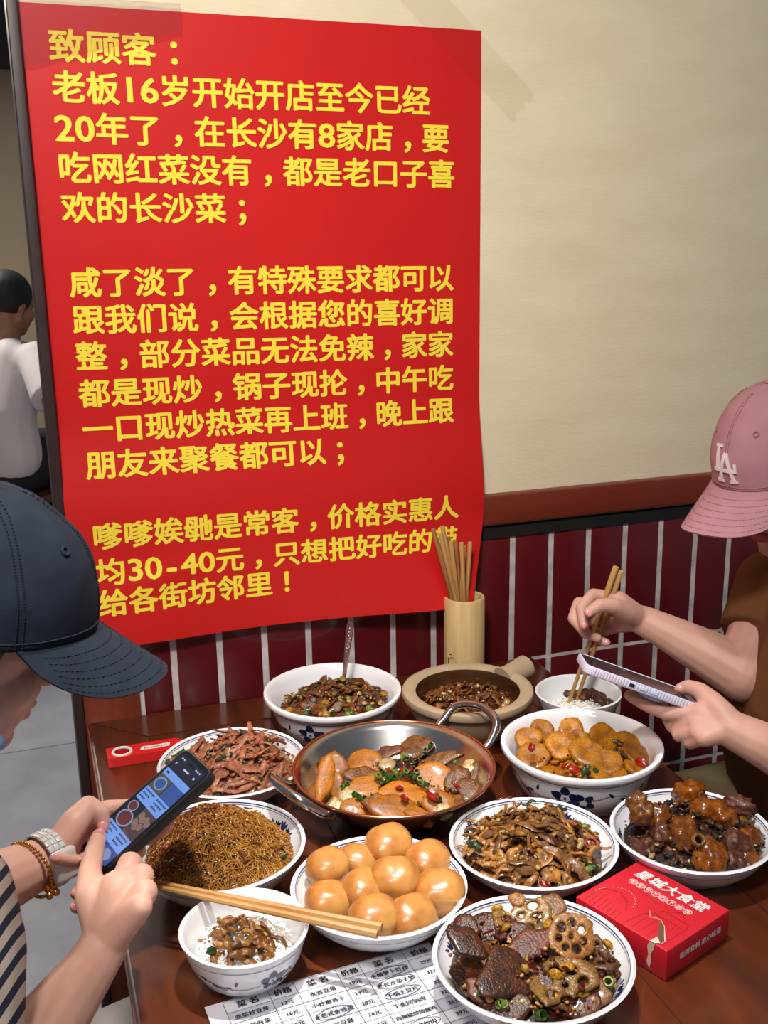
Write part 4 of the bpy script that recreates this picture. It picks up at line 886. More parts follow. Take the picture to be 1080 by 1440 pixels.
for k, ch in enumerate('老字号长沙下饭菜'):
    u0, v0 = .185+.595*k/7, .350; r = .0051
    c = top(u0, v0)
    n = 24
    ro = [c+(ex*math.cos(2*PI*i/n)+ey*math.sin(2*PI*i/n))*r for i in range(n)]; ri = [c+(ex*math.cos(2*PI*i/n)+ey*math.sin(2*PI*i/n))*(r-.0006) for i in range(n)]
    g.add(ro+ri, [(i, (i+1) % n, n+(i+1) % n, n+i) for i in range(n)])
    vs, fs = text_mesh(ch, .0075); g.add([c+ex*(v.x-.00375)+ey*(v.y-.0028) for v in vs], fs)
side = lambda u, v: o0+ex*(lx/2+.0004)+ey*((u-.5)*ly)+Vector((0, 0, BH*v))
vs, fs = text_mesh('新鲜食材 放心味道', 1.0); xa, xb = min(v.x for v in vs), max(v.x for v in vs)
for j_, du in enumerate((0, .003, -.003)): g.add([side(.20+.66*(v.x-xa)/(xb-xa)+du, .55+(v.y-.37)*.24)+ex*(.00007*j_) for v in vs], fs)
g.obj('white_lettering', M_white, bx, smooth=False)
g = G()
def tp(poly, h=.0004): g.add([top(u, v, h) for u, v in poly], [tuple(range(len(poly)))[::-1]])
def tl_(pts, w=.006):
    for q in ribbon(pts, w): tp([(p.x, p.y) for p in q])
tl_([(.52, .98), (.55, .70), (.62, .62), (.92, .62), (.97, .70)]); tl_([(.60, .62), (.64, .52), (.90, .52), (.94, .62)]); tl_([(.66, .52), (.76, .40), (.88, .52)])
for q in range(5): tl_([(.60+.08*q, .64), (.60+.08*q, .96)])
for q in range(8): tl_([(.06+.05*q, .72+.02*q), (.08+.05*q, .98)], .008)
tl_([(.04, .80), (.10, .66), (.22, .60), (.34, .66), (.42, .80)], .008); tl_([(.30, .42), (.55, .46)], .01); tl_([(.60, .44), (.80, .42)], .008)
g.obj('line_drawing', M_boxd, bx, smooth=False)
g = G(); tp([(.70, .66), (.78, .72), (.86, .84), (.905, .90), (.90, .955), (.83, .90), (.77, .80)], .0006); g.obj('tear_opening', M_boxin, bx, smooth=False)
g = G(); tl_([(.56, .62), (.62, .70), (.66, .67), (.70, .66), (.78, .72), (.86, .83), (.91, .90), (.905, .955)], .012); tp([(.83, .90), (.90, .955), (.87, 1.0), (.82, 1.0)], .0008)
fr = lambda u, v: o0+ex*((u-.5)*lx)-ey*(ly/2+.0004)+Vector((0, 0, BH*v))
q = [fr(.82, 1), fr(.80, .8), fr(.815, .55), fr(.80, .3), fr(.83, .1), fr(.845, .35), fr(.84, .6), fr(.87, .85), fr(.875, 1)]; g.add(q, [tuple(range(len(q)))])
for k in range(15):
    a0 = PI*(1.0+k/16); a1 = PI*(1.0+(k+.55)/16); tl_([(.25+.19*math.cos(a0), .78+.26*math.sin(a0)), (.25+.19*math.cos((a0+a1)/2), .78+.26*math.sin((a0+a1)/2)), (.25+.19*math.cos(a1), .78+.26*math.sin(a1))], .006)
g.obj('torn_edge', M_torn, bx, smooth=False)
# ---------------------------------------------------------------- bottle opener
M_opred = mat('bright red plastic', srgb(206, 32, 30), .35)
M_opw = mat('white plastic ring', srgb(226, 214, 206), .4)
A = Pz(150, 1060, .7655); B = Pz(262, 1042, .7655)
ex = (B-A).normalized(); ey = Vector((-ex.y, ex.x, 0)); L = .125; Wd = .037; c0 = A+ex*L/2-ey*(Wd/2-.018); c0.z = .7508
bo = thing('bottle_opener', 'flat red bottle opener with a white-ringed hole near the table edge', 'opener', tuple(c0))
g = G(); rt = Matrix((ex, ey, Vector((0, 0, 1)))).transposed()
hx = -.040; n = 28; outer = []
for i in range(n):   # rounded bar outline matched to the round hole
    a = 2*PI*i/n; d = Vector((math.cos(a), math.sin(a))); t = min((.0625+hx*(1 if d.x < 0 else -1))/abs(d.x) if abs(d.x) > 1e-6 else 9, .0185/abs(d.y) if abs(d.y) > 1e-6 else 9); outer.append(Vector((hx+d.x*t, d.y*t)))
inner = [Vector((hx+.0125*math.cos(2*PI*i/n), .0125*math.sin(2*PI*i/n))) for i in range(n)]
T = lambda p, z: c0+ex*p.x+ey*p.y+Vector((0, 0, z))
h_ = .0145
vs = [T(p, h_) for p in outer]+[T(p, h_) for p in inner]+[T(p, 0) for p in outer]+[T(p, 0) for p in inner]
fs = []
for i in range(n):
    j = (i+1) % n; fs += [(i, j, n+j, n+i), (2*n+j, 2*n+i, 3*n+i, 3*n+j), (j, i, 2*n+i, 2*n+j), (n+i, n+j, 3*n+j, 3*n+i)]
g.add(vs, fs); g.obj('bar', M_opred, bo, smooth=False)
g = G(); g.tube([T(Vector((hx+.0135*math.cos(2*PI*i/32), .0135*math.sin(2*PI*i/32))), h_+.0002) for i in range(32)], .0022, n=8, closed=True); g.obj('ring', M_opw, bo)
g = G(); lab = [(-.017, -.005), (.026, -.007), (.030, .007), (-.012, .005)]
lab = [(-.014, -.0045), (.012, -.0072), (.030, -.0050), (.033, .0060), (.012, .0050), (-.010, .0062)]
g.add([T(Vector(p), h_+.0003) for p in lab], [tuple(range(6))]); g.obj('white_label', M_opw, bo, smooth=False)
g = G(); vs, fs = text_mesh('Budweiser', .0072, shear=.3); xa = min(v.x for v in vs); xb = max(v.x for v in vs)
g.add([T(Vector((-.008+.036*(v.x-xa)/(xb-xa), v.y-.0030)), h_+.0006) for v in vs], fs); g.obj('red_lettering', M_opred, bo, smooth=False)
# ---------------------------------------------------------------- paper menu
M_paper = mat('white menu paper', srgb(232, 230, 238), .6, bump=.05, bump_scale=20)
M_grey = mat('pale grey menu rows', srgb(204, 203, 216), .6)
M_ink = mat('black print', srgb(38, 36, 46), .7)
M_pen = mat('grey pen ink', srgb(76, 78, 96), .6)
o = Pz(287.4, 1417, .7512); t = Pz(603, 1325, .7512); ex = (t-o).normalized(); ey = Vector((ex.y, -ex.x, 0))
MW, MH = .2546, .17
def mp_(x, y, h=0.0): return o+ex*x+ey*y+Vector((0, 0, h+.0005+.0005*math.sin(x*19)*math.sin(y*14+.5)**2))
mn = thing('paper_menu', 'printed white paper menu with circled dishes lying at the table front', 'menu', tuple(o))
g = G(); g.sheet(lambda u, v: mp_(MW*u, MH*(1-v)), 40, 24, thick=.0003); g.obj('paper_sheet', M_paper, mn)
cols = [.0185, .0660, .0945, .1420, .1685, .2197, .2546]; rows_ = [.0018, .0200]+[.0200+.0172*k for k in range(1, 9)]
g = G()
for r in range(1, len(rows_)-1, 2):
    for c in range(6):
        x0, x1 = cols[c], cols[c+1]; g.sheet(lambda u, v: mp_(x0+(x1-x0)*u, rows_[r]+(rows_[r+1]-rows_[r])*(1-v), .00025), 12, 4)
g.obj('grey_rows', M_grey, mn)
g = G()
for c in cols[:-1]: g.sheet(lambda u, v: mp_(c-.0003+.0006*u, rows_[0]+(rows_[-1]-rows_[0])*(1-v), .0006), 1, 12)
for r in rows_: g.sheet(lambda u, v: mp_(cols[0]+(cols[-1]-cols[0])*u, r-.00025+.0005*(1-v), .0006), 20, 1)
g.obj('table_lines', M_ink, mn)
g = G()
def cell(txt, c, r, size, bold=0):
    vs, fs = text_mesh(txt, size); xa, xb = min(v.x for v in vs), max(v.x for v in vs); cx_ = (cols[c]+cols[c+1])/2; cy_ = (rows_[r]+rows_[r+1])/2+.0005
    for j_, dx in enumerate((-bold, 0, bold)): g.add([mp_(cx_+v.x-(xa+xb)/2+dx, cy_-(v.y-size*.37), .0010+.00006*j_) for v in vs], fs)
for c in (0, 2, 4): cell('菜 名', c, 0, .0105, .0004); cell('价格', c+1, 0, .0098, .0004)
D_ = [['韭菜炒豆芽', '12元', '水煮豆角', '19元', '★酸萝卜肚丝', '29元'], ['清炒时菜', '16元', '小炒嫩香干', '19元', '老长沙茄子煲', '32元'], ['酸辣土豆丝', '16元', '★老式金钱蛋', '20元', '干锅土豆片', '32元'], ['手撕包菜', '18元', '家常豆腐', '24元', '下饭回锅肉', '32元'], ['擂辣椒皮蛋', '18元', '肉末粉丝', '26元', '白辣椒炒肉捆鸡', '36元'], ['蒜蓉空心菜', '18元', '口味猪脚', '28元', '辣椒炒肉', '39元'], ['凉拌黄瓜', '19元', '油渣莴笋', '28元', '小炒黄牛肉', '39元']]
for r, line in enumerate(D_):
    for c, tx in enumerate(line): cell(tx, c, r+1, .0072 if len(tx) < 7 else .0064, .00022)
g.obj('printed_lettering', M_ink, mn, smooth=False)
g = G()
for (c, r, w, hh) in ((4, 1, .021, .0068), (4, 2, .021, .0072), (4, 3, .020, .0070), (2, 3, .019, .0074), (4, 6, .018, .007)):
    cx_, cy_ = (cols[c]+cols[c+1])/2, (rows_[r]+rows_[r+1])/2
    pts = [mp_(cx_+w*(1+.08*math.sin(q))*math.cos(q*.98)+.002*math.sin(q), cy_+hh*(1+.12*math.cos(q*.5))*math.sin(q)-.002*math.cos(q), .0012) for q in [2*PI*i/40+.4 for i in range(43)]]
    g = G(); g.tube(pts, .00034, n=5); g.obj('pen_circle', M_pen, mn)
# ---------------------------------------------------------------- phones
M_black = mat('black rubber case', srgb(26, 26, 28), .5)
M_glass = mat('black phone glass', srgb(10, 12, 18), .08, coat=.5)
def emis(name, col, s):
    m = bpy.data.materials.new(name); m.use_nodes = True; b = m.node_tree.nodes['Principled BSDF']; b.inputs['Base Color'].default_value = (.01, .01, .01, 1)
    b.inputs['Emission Color'].default_value = col; b.inputs['Emission Strength'].default_value = s; b.inputs['Roughness'].default_value = .1; return m
E_blue = emis('lit screen pale blue', srgb(120, 166, 246), .85); E_dark = emis('lit screen dark', srgb(28, 34, 60), .6); E_txt = emis('lit screen text', srgb(40, 52, 96), .6)
E_food = emis('lit screen brown picture', srgb(96, 76, 80), .6); E_lump = emis('lit screen tan pieces', srgb(160, 126, 116), .65); E_food2 = emis('lit screen red dish picture', srgb(116, 52, 52), .7); E_plate = emis('lit screen plate picture', srgb(150, 168, 208), .7); E_bl2 = emis('lit screen deep blue picture', srgb(62, 96, 176), .7); E_grn = emis('lit screen green dish picture', srgb(96, 100, 88), .6); E_white = emis('lit screen white icons', srgb(190, 210, 250), .8)
q = [P(258, 1052, 1.2483), P(302, 1088, 1.1846), P(145, 1226, 1.1351), P(114, 1186, 1.1989)]
LC = sum(q, Vector())/4; yl = ((q[0]-q[3])+(q[1]-q[2])).normalized(); xs_ = ((q[1]-q[0])+(q[2]-q[3])); xs_ = (xs_-yl*xs_.dot(yl)).normalized(); zs = xs_.cross(yl); PR = Matrix((xs_, yl, zs)).transposed()
ph = thing('smartphone', 'black smartphone with a lit blue screen held in both hands over the table', 'phone', tuple(LC))
g = G(); 
def rrect(w, h, r, n=6):
    out = []
    for sx, sy, a0 in ((1, -1, -PI/2), (1, 1, 0), (-1, 1, PI/2), (-1, -1, PI)):
        for k in range(n+1): a = a0+PI/2*k/n; out.append((sx*(w/2-r)+r*math.cos(a), sy*(h/2-r)+r*math.sin(a)))
    return out
def slab(g, w, h, r, lv, MT, mi=0):
    """stack of rounded rectangles: lv = (inset, z)"""
    n = None; base = None
    rings = []
    for ins, z in lv:
        p = rrect(w-2*ins, h-2*ins, max(r-ins, .0008)); n = len(p); rings.append([MT @ Vector((x, y, z)) for x, y in p])
    vs = [v for rr in rings for v in rr]; fs = []
    for j in range(len(rings)-1):
        for i in range(n): fs.append((j*n+i, j*n+(i+1) % n, (j+1)*n+(i+1) % n, (j+1)*n+i))
    fs.append(tuple(range(n))[::-1]); fs.append(tuple(range((len(rings)-1)*n, len(rings)*n))); g.add(vs, fs, mi)
MP = PR.to_4x4(); MP.translation = LC
slab(g, .0775, .1535, .012, [(.002, -.0115), (.0006, -.0108), (0, -.0095), (0, -.0008), (.0006, .0006), (.0022, .0010), (.0030, .0002)], MP)
case = g.obj('case', M_black, ph)
g = G(); slab(g, .0715, .1475, .0098, [(0, .0001), (0, .0006)], MP); scr = g.obj('screen_glass', M_glass, ph, smooth=False)
SW, SH = .0685, .1445
def sq(g, x0, y0, x1, y1, mi, h=.0008): g.add([MP @ Vector(((x-.5)*SW, (.5-y)*SH, h)) for x, y in ((x0, y1), (x1, y1), (x1, y0), (x0, y0))], [(0, 1, 2, 3)], mi)
def disc(g, x, y, rx, ry, mi, h): n = 20; g.add([MP @ Vector(((x-.5)*SW+rx*SW*math.cos(2*PI*i/n), (.5-y)*SH+ry*SH*math.sin(2*PI*i/n), h)) for i in range(n)], [tuple(range(n))], mi)
g = G()
sq(g, 0.03, .02, .97, .985, 1)
sq(g, 0.03, .175, .97, .235, 0, .0009)                       # pale bar
sq(g, 0.03, .235, .49, .375, 6, .0009); sq(g, .51, .235, .97, .375, 7, .0009); disc(g, .26, .305, .19, .055, 5, .00095); disc(g, .26, .305, .15, .043, 7, .001)
sq(g, 0.03, .378, .97, .50, 0, .0009)
sq(g, 0.03, .50, .49, .735, 1, .0009); sq(g, .51, .50, .97, .735, 3, .0009); disc(g, .20, .56, .15, .045, 5, .00095); disc(g, .20, .56, .125, .037, 4, .001); disc(g, .30, .665, .24, .07, 5, .00095); disc(g, .30, .665, .20, .058, 4, .001)
for k in range(7): disc(g, .60+.1*(k % 4), .56+.07*(k//4)+.02*(k % 2), .075, .030, 2, .00095)
sq(g, 0.03, .738, .97, .865, 0, .0009)
sq(g, 0.03, .868, .49, .985, 6, .0009); sq(g, .51, .868, .97, .985, 7, .0009); disc(g, .72, .93, .16, .045, 5, .00095); disc(g, .25, .93, .16, .05, 4, .00095)
rr_ = random.Random(4)
for (ya, yb) in ((.385, .495), (.745, .86)):
    for cx_ in (.07, .55):
        for ln in range(3):
            x = cx_
            while x < cx_+.34-.06*ln: w = rr_.uniform(.02, .045); sq(g, x, ya+.012+ln*.032, x+w, ya+.026+ln*.032, 8, .00095); x += w+.012
for x0 in (.12, .20, .68, .75, .82): sq(g, x0, .045, x0+.045, .058, 9, .00095)
sq(g, .42, .10, .62, .115, 9, .00095); sq(g, .10, .10, .13, .12, 9, .00095); sq(g, .80, .10, .86, .118, 9, .00095); disc(g, .5, .05, .14, .012, 10, .00097); sq(g, .10, .195, .20, .212, 8, .00095)
g.obj('screen_picture', [E_blue, E_dark, E_lump, E_food, E_food2, E_plate, E_grn, E_bl2, E_txt, E_white, M_glass], scr, smooth=False)
g = G()
for y0, ln in ((.052, .008), (.022, .018)): g.box(MP @ Vector((.0390, y0, -.005)), (.0012, ln, .0035), rot=PR, bev=.0004)
g.obj('side_buttons', mat('glossy black button', srgb(36, 36, 38), .3), ph)
# phone of the second person: seen edge-on
M_pcase = mat('pale blue ridged case', srgb(190, 204, 232), .4, col2=srgb(214, 200, 216), noise_scale=18)
M_pscr = mat('dark phone screen', srgb(40, 40, 52), .08, coat=.6)
A = P(823, 939, 1.43); B = P(983, 996, 1.43); yl = (A-B).normalized(); sd = (RIGHT*.020+FWD*.075+UP*.001); xs2 = (sd-yl*sd.dot(yl)).normalized(); zs2 = yl.cross(xs2)
if zs2.z < 0: zs2 = -zs2
xs3 = yl.cross(zs2); PR2 = Matrix((xs3, yl, zs2)).transposed()
PW, PH = .0780, (A-B).length; C2 = (A+B)/2+xs2*(PW/2)
MP2 = PR2.to_4x4(); MP2.translation = C2
ph2 = thing('smartphone', 'smartphone in a pale blue ridged case held beside the wooden chopsticks', 'phone', tuple(C2))
g = G(); slab(g, PW, PH, .012, [(.0022, -.0075), (.0006, -.0066), (0, -.005), (0, .0030), (.0006, .0042), (.0020, .0046), (.0030, .0036)], MP2)
g.obj('case', M_pcase, ph2)
g = G(); slab(g, PW-.007, PH-.007, .0095, [(0, .0036), (0, .0040)], MP2); g.obj('screen_glass', M_pscr, ph2, smooth=False)
g = G(); sx = 1 if (xs2.dot(xs3) < 0) else -1
for k in range(34): g.box(MP2 @ Vector((sx*PW/2, -PH/2+.014+k*(PH-.028)/33, -.001)), (.0014, .0022, .0095), rot=PR2, bev=.0005)
g.obj('edge_ridges', M_pcase, ph2)
g = G()
for y0, ln, mi in ((.014, .007, 0), (-.002, .011, 1), (-.017, .011, 1)): g.box(MP2 @ Vector((sx*(PW/2+.0008), y0, -.001)), (.0018, ln, .0045), rot=PR2, bev=.0006, mi=mi)
g.obj('side_buttons', [M_black, M_pcase], ph2)
g = G(); slab(g, .034, .034, .0169, [(0, -.0125), (0, -.0075)], MP2 @ Matrix.Translation((sx*.014, -.022, 0))); g.obj('grip', mat('blue white phone grip', srgb(176, 196, 226), .4), ph2)
# chopsticks held by the second person
for (b, t_, lab) in (((800, 988), (866, 797), 'wooden chopstick in the raised hand, the one ending higher'), ((811, 984), (873, 803), 'wooden chopstick in the raised hand, the one ending lower')):
    A = Pz(b[0], b[1], .786); B = P(t_[0], t_[1], 1.628 if b[0] < 805 else 1.634); d = B-A; qm = d.to_track_quat('Z', 'Y').to_matrix().to_4x4(); qm.translation = A
    tag(inst('chopstick', ms[0], qm @ Matrix.Diagonal((1.18, 1.18, d.length/.24, 1))), lab, 'chopstick')
# ---------------------------------------------------------------- people
M_skin = mat('warm skin', srgb(222, 172, 152), .5, spec=.35, noise_amt=.10, noise_scale=26, sss=.12, bump=.06, bump_scale=500)
M_skin2 = mat('skin with painted shade', srgb(206, 158, 142), .5, spec=.35, noise_amt=.10, noise_scale=26, sss=.12, bump=.06, bump_scale=500)  # base tone darkened overall in place of shade on the forearm
M_skin3 = mat('tan skin', srgb(150, 104, 80), .55, noise_amt=.08, noise_scale=20)
M_nail = mat('glossy pink nail', srgb(226, 150, 146), .15, coat=.6)
M_hair = mat('black hair', srgb(20, 16, 16), .6, noise_amt=.4, noise_scale=160, bump=.5, bump_scale=350)
M_lips = mat('red lips', srgb(176, 70, 66), .4)
def capsule(g, p0, r0, p1, r1, n=14):
    p0, p1 = Vector(p0), Vector(p1); a = p1-p0; L = a.length
    if L < 1e-6: g.ball(p0, r0, n, 10); return
    a /= L; s = max(-1, min(1, (r0-r1)/L)); th = math.asin(s)
    pts = []; rr = []
    for k in range(6):
        e = -PI/2+(PI/2+th)*k/5; pts.append(p0+a*(r0*math.sin(e))); rr.append(r0*math.cos(e))
    for k in range(6):
        e = th+(PI/2-th)*k/5; pts.append(p1+a*(r1*math.sin(e))); rr.append(r1*math.cos(e))
    g.tube(pts, [max(r, 1e-5) for r in rr], n=n)
def chain(g, js):
    for (p, r), (q, s) in zip(js, js[1:]): capsule(g, p, r, q, s)
def fuse(g, name, m, parent, voxel, smooth=5, fac=.5):
    """one continuous surface from overlapping volumes"""
    me = g.mesh('tmp', [], True); o = bpy.data.objects.new('tmp', me); COL.objects.link(o)
    r = o.modifiers.new('r', 'REMESH'); r.mode = 'VOXEL'; r.voxel_size = voxel; r.use_smooth_shade = True
    s = o.modifiers.new('s', 'SMOOTH'); s.factor = fac; s.iterations = smooth
    bpy.context.view_layer.update(); dg = bpy.context.evaluated_depsgraph_get()
    m2 = bpy.data.meshes.new_from_object(o.evaluated_get(dg)); bpy.data.objects.remove(o); bpy.data.meshes.remove(me)
    b = wloc(parent); m2.transform(Matrix.Translation(-b)); m2.materials.clear(); m2.materials.append(m); m2.name = name
    m2.polygons.foreach_set('use_smooth', [True]*len(m2.polygons)); m2.update()
    q = bpy.data.objects.new(name, m2); COL.objects.link(q); q.parent = parent; return q
def hf(F, roll=0.0, pitch=0.0):
    """head axes: forward, left, up from a horizontal facing direction and a downward pitch"""
    F = Vector((F[0], F[1], 0)).normalized(); L = Vector((-F.y, F.x, 0)); Uz = Vector((0, 0, 1))
    F2 = F*math.cos(pitch)-Uz*math.sin(pitch); U2 = Uz*math.cos(pitch)+F*math.sin(pitch)
    L2 = L*math.cos(roll)+U2*math.sin(roll); U3 = F2.cross(L2); return F2, L2, U3
def head(g, c, ax, neck_to, s=1.0, back=0.0):
    F, L, Uh = ax; R = Matrix((F, L, Uh)).transposed(); T = lambda x, y, z: Vector(c)+R @ Vector((x*s, y*s, z*s))
    g.ball(T(-.008+back, 0, .030-back*.6), ((.096-back)*s, .074*s, (.088-back*.4)*s), 24, 16, rot=R); g.ball(T(.030, 0, -.035), (.062*s, .058*s, .078*s), 20, 14, rot=R)
    g.ball(T(.060, 0, -.088), (.024*s, .026*s, .020*s), 14, 10, rot=R)
    for y in (-1, 1):
        g.ball(T(.056, y*.034, -.028), (.030*s, .026*s, .028*s), 12, 8, rot=R); capsule(g, T(.00, y*.056, -.052), .016*s, T(.056, y*.014, -.092), .015*s)
        g.ball(T(-.006, y*.073, -.008), (.017*s, .008*s, .030*s), 12, 8, rot=R); g.ball(T(.078, y*.030, .014), (.014*s, .022*s, .008*s), 10, 8, rot=R)
    capsule(g, T(.086, 0, .010), .008*s, T(.106, 0, -.026), .0105*s)
    for y in (-1, 1): g.ball(T(.098, y*.010, -.029), (.010*s, .008*s, .008*s), 10, 8, rot=R)
    g.ball(T(.084, 0, -.054), (.014*s, .022*s, .007*s), 12, 8, rot=R); g.ball(T(.082, 0, -.066), (.013*s, .019*s, .007*s), 12, 8, rot=R)
    capsule(g, T(-.022, 0, -.055), .054*s, neck_to, .056*s)
    return T, R
def nail(parent, px, py, d, ang, w=.0052, l=.0068, m=None):
    """small nail turned to the photographer's side"""
    c = P(px, py, d); v = (CAM-c).normalized(); x = (RIGHT*math.cos(ang)-UP*math.sin(ang)); x = (x-v*x.dot(v)).normalized(); y = v.cross(x)
    g = G(); g.ball(c, (l, w, .0022), 14, 8, rot=Matrix((x, y, v)).transposed()); return g.obj('fingernail', m or M_nail, parent)
class Cap:
    def __init__(s, c, ax, a, b, h, mats, parent, brim_l=.072, droop=.35, arch=.03, half=60, name='cap'):
        s.c = Vector(c); s.R = Matrix(ax).transposed(); s.a, s.b, s.h = a, b, h; mc, mst = mats
        N, K = 96, 26; g = G(); vs = []; fs = []
        for k in range(K+1):
            for i in range(N): vs.append(s.crown(2*PI*i/N, k/K))
        for k in range(K):
            for i in range(N): fs.append((k*N+i, k*N+(i+1) % N, (k+1)*N+(i+1) % N, (k+1)*N+i))
        g.add(vs, fs); s.o = g.obj(name, mc, parent, sharp=None)
        md = s.o.modifiers.new('thickness', 'SOLIDIFY'); md.thickness = .0018; md.offset = -1
        # brim
        nu, nv = 44, 14; hw = math.radians(half)
        def brim(u, v):
            th = -hw+2*hw*u; r = s.crown_l(th, 0.0); q = max(math.cos(th/hw*PI/2), 0)**.55; L = brim_l*q
            out = Vector((math.cos(th*.5), math.sin(th*.5)*.55, 0)); y = r.y+out.y*L*v
            z = -droop*L*v-arch*(min(abs(y)/.085, 1.1))**2*(v*q)**.8*1.3-.004*v*q
            return s.w(Vector((r.x+out.x*L*v-.002, y, z+.001)))
        s.brim = brim
        g = G(); g.sheet(lambda u, v: brim(1-u, v), nu, nv, thick=.0032); br = g.obj('brim', mc, s.o, sharp=50)
        g = G()
        for v in (.22, .36, .50, .64, .78, .91):
            pts = [brim(u/60, v) for u in range(5, 56)]; n_ = s.R @ Vector((.3, 0, 1))
            for a_, b_ in zip(pts[::1], pts[1::1]): g.tube([a_+n_*.0004, a_.lerp(b_, .62)+n_*.0004], .0005, n=4)
        g.obj('stitching', mst, br)
        for j in range(6):
            g = G()
            th0 = j*PI/3
            for off in (-.030, .030):
                pts = [s.crown(th0+off*(1-.6*k/22)/max(.25, (1-(k/24)**2.2)), .02+.94*k/24, .0006) for k in range(25)]
                pts = catmull(pts, 2)
                for a_, b_ in zip(pts[::1], pts[1::1]): g.tube([a_, a_.lerp(b_, .6)], .0006, n=4)
            g.obj('seam_stitching', mst, s.o)
        g = G(); g.ball(s.w(Vector((0, 0, h+.001))), (.0085, .0085, .0045), 16, 8, rot=s.R); g.obj('button', mc, s.o)
        for th in (-.52, .52, 1.57, -1.57, 2.62, -2.62):
            p = s.crown(th, .62, .0006); n = s.norm(th, .62); t = n.orthogonal().normalized(); q = n.cross(t)
            g = G(); g.tube([p+t*.0035*math.cos(2*PI*i/16)+q*.0035*math.sin(2*PI*i/16) for i in range(16)], .0012, n=6, closed=True); g.obj('eyelet', mst, s.o)
        g = G(); pts = [s.crown(2*PI*i/80, .055, .0005) for i in range(80)]; g.tube(pts, .0007, n=5, closed=True); g.obj('band_seam', mst, s.o)
    def w(s, p): return s.c+s.R @ p
    def crown_l(s, th, k, off=0.0):
        zeta = k; rho = (1-min(zeta, 1.0)**2.35)**(1/2.1); z = s.h*zeta
        groove = 0.0
        for j in range(6):
            d = abs((th-j*PI/3+PI) % (2*PI)-PI); groove += math.exp(-(d/.030)**2)
        f = math.cos(th); rho *= 1+.05*f*zeta*(1-zeta)*2-.010*groove*(1-zeta)
        x, y = s.a*rho*math.cos(th), s.b*rho*math.sin(th)
        nz = noise.noise(Vector((x*26, y*26, z*26))+s.c*3)*.0022+noise.noise(Vector((x*70, y*70, z*40)))*.0007
        return Vector((x*(1+nz*6)+off*math.cos(th)*rho**.3, y*(1+nz*6)+off*math.sin(th)*rho**.3, z+nz+off*zeta))
    def crown(s, th, k, off=0.0): return s.w(s.crown_l(th, k, off))
    def norm(s, th, k):
        e = 1e-3; a = s.crown(th+e, k)-s.crown(th-e, k); b = s.crown(th, k+e)-s.crown(th, k-e); return a.cross(b).normalized()
    def decal(s, poly, th0, k0, size, lift0, lift1, g, mi=0):
        """raised patch: poly in unit square coordinates laid on the crown"""
        n = len(poly); f = lambda x, y, o: s.crown(th0+(x-.5)*size/s.a, k0+(y-.5)*size/s.h, o)
        vs = [f(x, y, lift0) for x, y in poly]+[f(x, y, lift1) for x, y in poly]
        g.add(vs, [(i, (i+1) % n, n+(i+1) % n, n+i) for i in range(n)]+[tuple(range(n, 2*n))], mi)
# ================= person with the dark cap =================
pl = thing('person', 'person in a dark navy cap and striped shirt, typing on a phone with both hands', 'person', (-.2, -.82, 0))
IR = Vector((math.cos(YAW), -math.sin(YAW), 0))     # picture-right, horizontal
VW = Vector((math.sin(YAW), math.cos(YAW), 0))
def yawdir(a): return IR*math.cos(a)-VW*math.sin(a)  # a > 0 turns towards the camera
capF = yawdir(math.radians(-9)); axc = hf(capF, roll=math.radians(-2), pitch=math.radians(9))
capC = P(-46, 868, .92)
M_navy_c = mat('dark navy cotton', srgb(40, 48, 61), .85, noise_amt=.22, noise_scale=34, bump=.12, bump_scale=700, spec=.2)
M_navy_s = mat('navy stitching', srgb(26, 34, 50), .9)
cpL = Cap(capC, axc, .107, .087, .119, (M_navy_c, M_navy_s), pl, brim_l=.066, droop=.46, arch=.030, half=60)
axh = hf(yawdir(math.radians(-34)), pitch=math.radians(20))
g = G()
hc = capC-capF*.019-Vector((0, 0, .014))
neckL = hc+Vector((-.05, 0, -.17))
T, Rh = head(g, hc, axh, neckL, .94, .024)
shR, shL = Vector((-.175, -1.00, .925)), Vector((-.175, -.645, .925))
hipc = Vector((-.26, -.82, .50))
KY = (-.95, -.545)
elR, elL = P(0, 1560, .93), P(-95, 1300, 1.07)
for sh in (shR, shL): capsule(g, neckL+Vector((0, 0, -.01)), .055, sh, .052)
for dy in (-.09, 0, .09): capsule(g, Vector((-.185, -.82+dy, .87)), .074, hipc+Vector((.01, dy*.8, .05)), .085)
capsule(g, Vector((-.185, -.82, .93)), .07, neckL, .055)
for dy in (-.10, .10): chain(g, [(hipc+Vector((0, dy, 0)), .09), (Vector((.16, KY[dy > 0], .548)), .062), (Vector((.17, KY[dy > 0], .06)), .042)])
# near (right) arm and hand
J = lambda *a: [(P(x, y, d), r) for x, y, d, r in a]
chain(g, [(shR, .050), (elR, .040)])
chain(g, [(elR, .040)]+J((70, 1440, 1.00, .0335), (122, 1368, 1.055, .0265), (146, 1330, 1.075, .0245)))
WR = (146, 1330, 1.075)
for kx, ky, kd, r in ((183, 1216, 1.118, .0135), (199, 1233, 1.090, .0135), (204, 1254, 1.066, .0130), (198, 1275, 1.050, .012)):
    capsule(g, P(150, 1325, 1.072), .019, P(kx, ky, kd), r)
capsule(g, P(150, 1300, 1.075), .019, P(168, 1250, 1.085), .020)
chain(g, J((146, 1318, 1.075, .019), (129, 1262, 1.090, .0175), (126, 1228, 1.115, .0125), (133, 1196, 1.150, .0105), (139, 1176, 1.178, .0085)))   # thumb
capsule(g, P(129, 1262, 1.090), .016, P(176, 1235, 1.10), .012)
chain(g, J((183, 1216, 1.118, .0115), (181, 1222, 1.155, .0100), (150, 1244, 1.160, .0088), (108, 1256, 1.140, .0075)))
